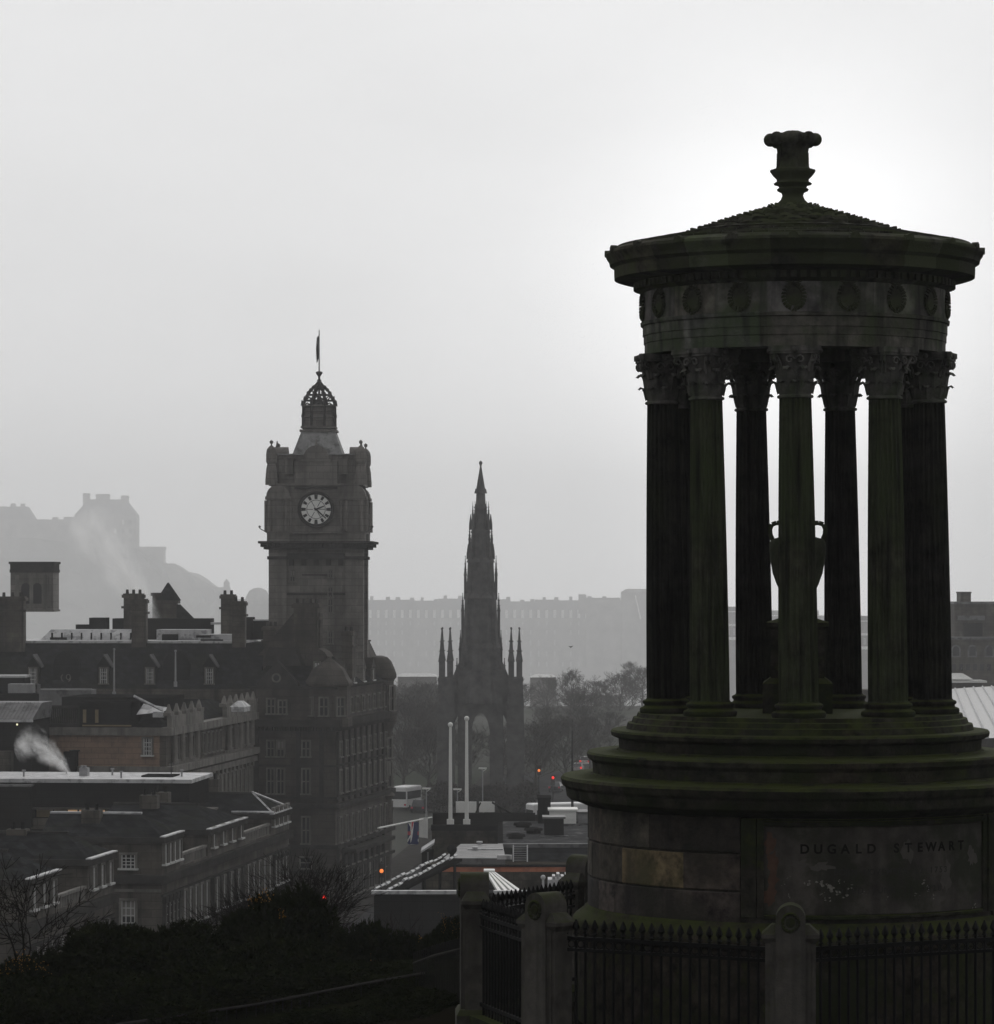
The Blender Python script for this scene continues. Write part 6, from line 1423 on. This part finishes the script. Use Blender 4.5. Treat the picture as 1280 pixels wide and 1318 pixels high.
GB = [('large dark gorse bush in the lower left middle',205,1186,50,1.25,.0,0,[]),('gorse bush with orange flowers on its crest, tallest of the bank',343,1148,51,.95,1.0,1,[((.0,-.2,1.15),0.050),((.25,-.3,.95),0.028),((-.2,-.1,1.1),0.033)]),
 ('gorse bush right of the twiggy bare tree',452,1188,52,.62,2.0,2,[((.5,-.4,.6),0.044)]),('brownish gorse bush left of the railings',533,1196,52,.55,3.1,0,[((.2,-.3,1.0),0.044)]),
 ('gorse bush with orange flowers at the left edge',32,1226,50,.85,.6,1,[((.0,-.3,1.05),0.088),((-.3,-.2,.9),0.066),((.3,-.3,.95),0.066)]),('dark gorse bush filling the bottom left corner',110,1256,47,1.15,2.6,2,[((.4,-.3,.4),0.028)]),
 ('dark gorse bush low in front of the tallest one',335,1212,48,1.1,4.0,0,[]),('dark gorse bush below the twiggy bare tree',425,1236,48,.9,5.1,1,[((.4,-.4,.9),0.033)]),('dark gorse bush beside the low fence corner',500,1240,49,.8,1.9,2,[]),
 ('slender gorse sprig with orange flowers beside the farthest left post',579,1178,50,.36,.4,1,[((-.2,-.2,1.0),0.110),((.2,-.3,.9),0.088)]),('dark gorse bush at the bottom left of the hill',20,1275,45,1.0,3.7,0,[((.9,-.3,.55),0.028)]),('low dark gorse bush at the bottom of the slope, left of the pale rail',240,1250,46,1.2,.9,1,[]),('low dark gorse bush over the pale rail',385,1250,46.5,1.0,2.9,2,[]),('low dark gorse bush where the pale rail ends',490,1252,47,.85,4.4,0,[]),('low dark gorse bush farther down the slope',275,1203,52,1.0,5.6,2,[]),('dark gorse bush in front of the pale rail, right of centre',525,1280,44,.75,1.2,1,[]),('dark gorse bush in front of the pale rail, lowest of the bank',425,1297,43.5,.8,3.3,0,[]),('low dark gorse bush behind the fence corner',565,1238,50,.6,2.2,1,[])]
used = set()
for i,(lab,u,vt,Y,r,rz,pi_,sp2) in enumerate(GB):
    pr, ls = GP[pi_]; o = pr if pi_ not in used else dup(pr); used.add(pi_)
    zt3 = P(u,vt,Y).z; gz = hill_z(P(u,0,Y).x,Y)-.1; hsc = (zt3-gz)/1.2
    tag(o,lab,'gorse bush','gorse bushes on the hillside'); o.location = (P(u,0,Y).x,Y,gz); o.rotation_euler = (0,0,rz); o.scale = (r,r,hsc)
for i,(lab,u,vt,Y,r,rz,pi_,sp2) in enumerate(GB):
    if not sp2: continue
    o = [q for q in COL.objects if q.get('label') == lab][0]
    Mi = Matrix.Rotation(-rz,4,'Z'); b = blossom(i, None, [(Mi @ Vector(c), rr) for c, rr in sp2], 34 if i not in (4,9) else 60); b.build('blossom', m_bloom, o, local=True)
# bare foreground trees
def near_tree(label, u, Y, Ht, seed, spread, lean, depth=6):
    p = P(u,0,Y); gz = hill_z(p.x,Y); o = thing('bare_sapling', label, 'tree', (p.x,Y,gz-.1)); tk, cr = grow(seed, Ht, spread, depth, .005, .3, r0=Ht*.011, up=.05)
    zm = max(q.z for q in cr.v)
    for q in (tk,cr): q.v = [v_*(Ht/zm) for v_ in q.v]
    tk.build('trunk', m_bark, o, local=True); cr.build('crown', m_bark, o, local=True); o.rotation_euler = (0,R(lean),0)
near_tree('leafless tree with thin dark branches spreading at the left edge', 2, 52, 2.75, 21, 1.2, 14, 4)
near_tree('leafless twiggy tree rising between the gorse bushes', 408, 70, 6.0, 33, .9, 3, 6)
near_tree('small leafless tree beside the gorse at the right of the bank', 500, 72, 4.9, 44, .95, 0, 5)
# low hillside fence
def lowfence(label, pts, sp_, hgt, up_):
    r_ = thing('hillside_fence', label, 'fence', pts[0]-Vector((0,0,hgt))); b = MB(); b.path(pts, .018, 6); b.build('top_rail', m_trimd, r_); b = MB()
    for a, c in zip(pts, pts[1:]):
        n = max(1,int((c-a).length/sp_))
        for i in range(n): p = a+(c-a)*i/n; b.tube(p-Vector((0,0,hgt)), p+Vector((0,0,up_)), .011, .006, 5)
    b.build('bars', m_iron, r_)
lowfence('thin iron fence with a pale top rail crossing the dark slope at bottom left', [P(150,1319,44.5),P(330,1293,45.3),P(465,1267,46.2),P(546,1252.5,47)], .13, 1.0, .0)
lowfence('short spiked iron fence climbing up to the farthest left post', [P(533,1240,47.3),P(560,1230,46),P(596,1221,44)], .12, 1.3, .14)
# ------------------------------------------------------------------ smoke and haze
def smoke(label, c, size, rot, dens, scale, bend):
    b = MB(); b.lathe([(math.sin(PI*j/14) if 0 < j < 14 else .001, -math.cos(PI*j/14)) for j in range(15)], 20)
    M = bpy.data.materials.new('smoke'); M.use_nodes = True; t_ = M.node_tree; t_.nodes.clear(); L = t_.links.new
    tc = N(t_,'ShaderNodeTexCoord'); sp3 = N(t_,'ShaderNodeSeparateXYZ'); L(tc.outputs['Object'], sp3.inputs[0])
    wz = N(t_,'ShaderNodeTexNoise',i_Scale=2.2,i_Detail=3.0); L(tc.outputs['Object'],wz.inputs[0]); ws = N(t_,'ShaderNodeSeparateColor'); L(wz.outputs['Color'],ws.inputs[0])
    z01 = math_n(t_,'MULTIPLY',math_n(t_,'ADD',sp3.outputs[2],1),.5)                     # 0 at the flue, 1 downwind
    cx = math_n(t_,'ADD',sp3.outputs[0],math_n(t_,'MULTIPLY',math_n(t_,'MULTIPLY',sp3.outputs[2],sp3.outputs[2]),bend))
    cx = math_n(t_,'ADD',cx,math_n(t_,'MULTIPLY',math_n(t_,'SUBTRACT',ws.outputs[0],.5),math_n(t_,'MULTIPLY',z01,1.5)))
    wd = math_n(t_,'ADD',math_n(t_,'MULTIPLY',math_n(t_,'POWER',z01,.8),.72),.10)
    rr = math_n(t_,'SQRT',math_n(t_,'ADD',math_n(t_,'MULTIPLY',cx,cx),math_n(t_,'MULTIPLY',sp3.outputs[1],sp3.outputs[1])))
    fall = math_n(t_,'POWER',math_n(t_,'SUBTRACT',1.0,math_n(t_,'DIVIDE',rr,wd),True),1.3)
    nz = N(t_,'ShaderNodeTexNoise',i_Scale=scale,i_Detail=6.0,i_Roughness=.65,i_Distortion=.5); L(tc.outputs['Object'],nz.inputs[0])
    nn_ = math_n(t_,'MULTIPLY',math_n(t_,'SUBTRACT',nz.outputs[0],.42),6.0,True)
    ends = math_n(t_,'MULTIPLY',math_n(t_,'POWER',math_n(t_,'SUBTRACT',1.0,z01,True),.7),math_n(t_,'MULTIPLY',z01,30.0,True))
    d_ = math_n(t_,'MULTIPLY',math_n(t_,'MULTIPLY',fall,nn_),math_n(t_,'MULTIPLY',ends,dens))
    pv = N(t_,'ShaderNodeVolumePrincipled'); pv.inputs['Color'].default_value = (.99,.99,.99,1); pv.inputs['Anisotropy'].default_value = .72; L(d_,pv.inputs['Density'])
    out = N(t_,'ShaderNodeOutputMaterial'); L(pv.outputs[0],out.inputs['Volume'])
    o = b.build('smoke', M); o.location = c; o.scale = size; o.rotation_euler = rot
    tag(o, label, 'smoke', kind='stuff')
p0 = PK(93,988,205)
smoke('white smoke curling left from the vent on the flat roof', p0+Vector((-1.5,0,.95)), (1.6,1.2,2.05), (0,R(-60),0), 7.5, 2.8, .40)
p1 = PK(203,803,286)
smoke('thin smoke drifting up and left from the rooftop chimneys', PK(158,735,290), (3.6,1.9,6.3), (0,R(-36),0), 5.0, 2.6, .12)
hz = MB(); hz.box(-2600,2600,-220,5750,GR-127,EYE+155)
M = bpy.data.materials.new('haze'); M.use_nodes = True; t_ = M.node_tree; t_.nodes.clear()
pv = N(t_,'ShaderNodeVolumePrincipled'); pv.inputs['Color'].default_value = (.96,.965,.975,1); pv.inputs['Density'].default_value = HAZE_DENSITY; pv.inputs['Anisotropy'].default_value = HAZE_ANISO
out = N(t_,'ShaderNodeOutputMaterial'); t_.links.new(pv.outputs[0],out.inputs['Volume'])
tag(hz.build('haze', M), 'pale grey winter haze filling the air over the town', 'haze', kind='stuff')
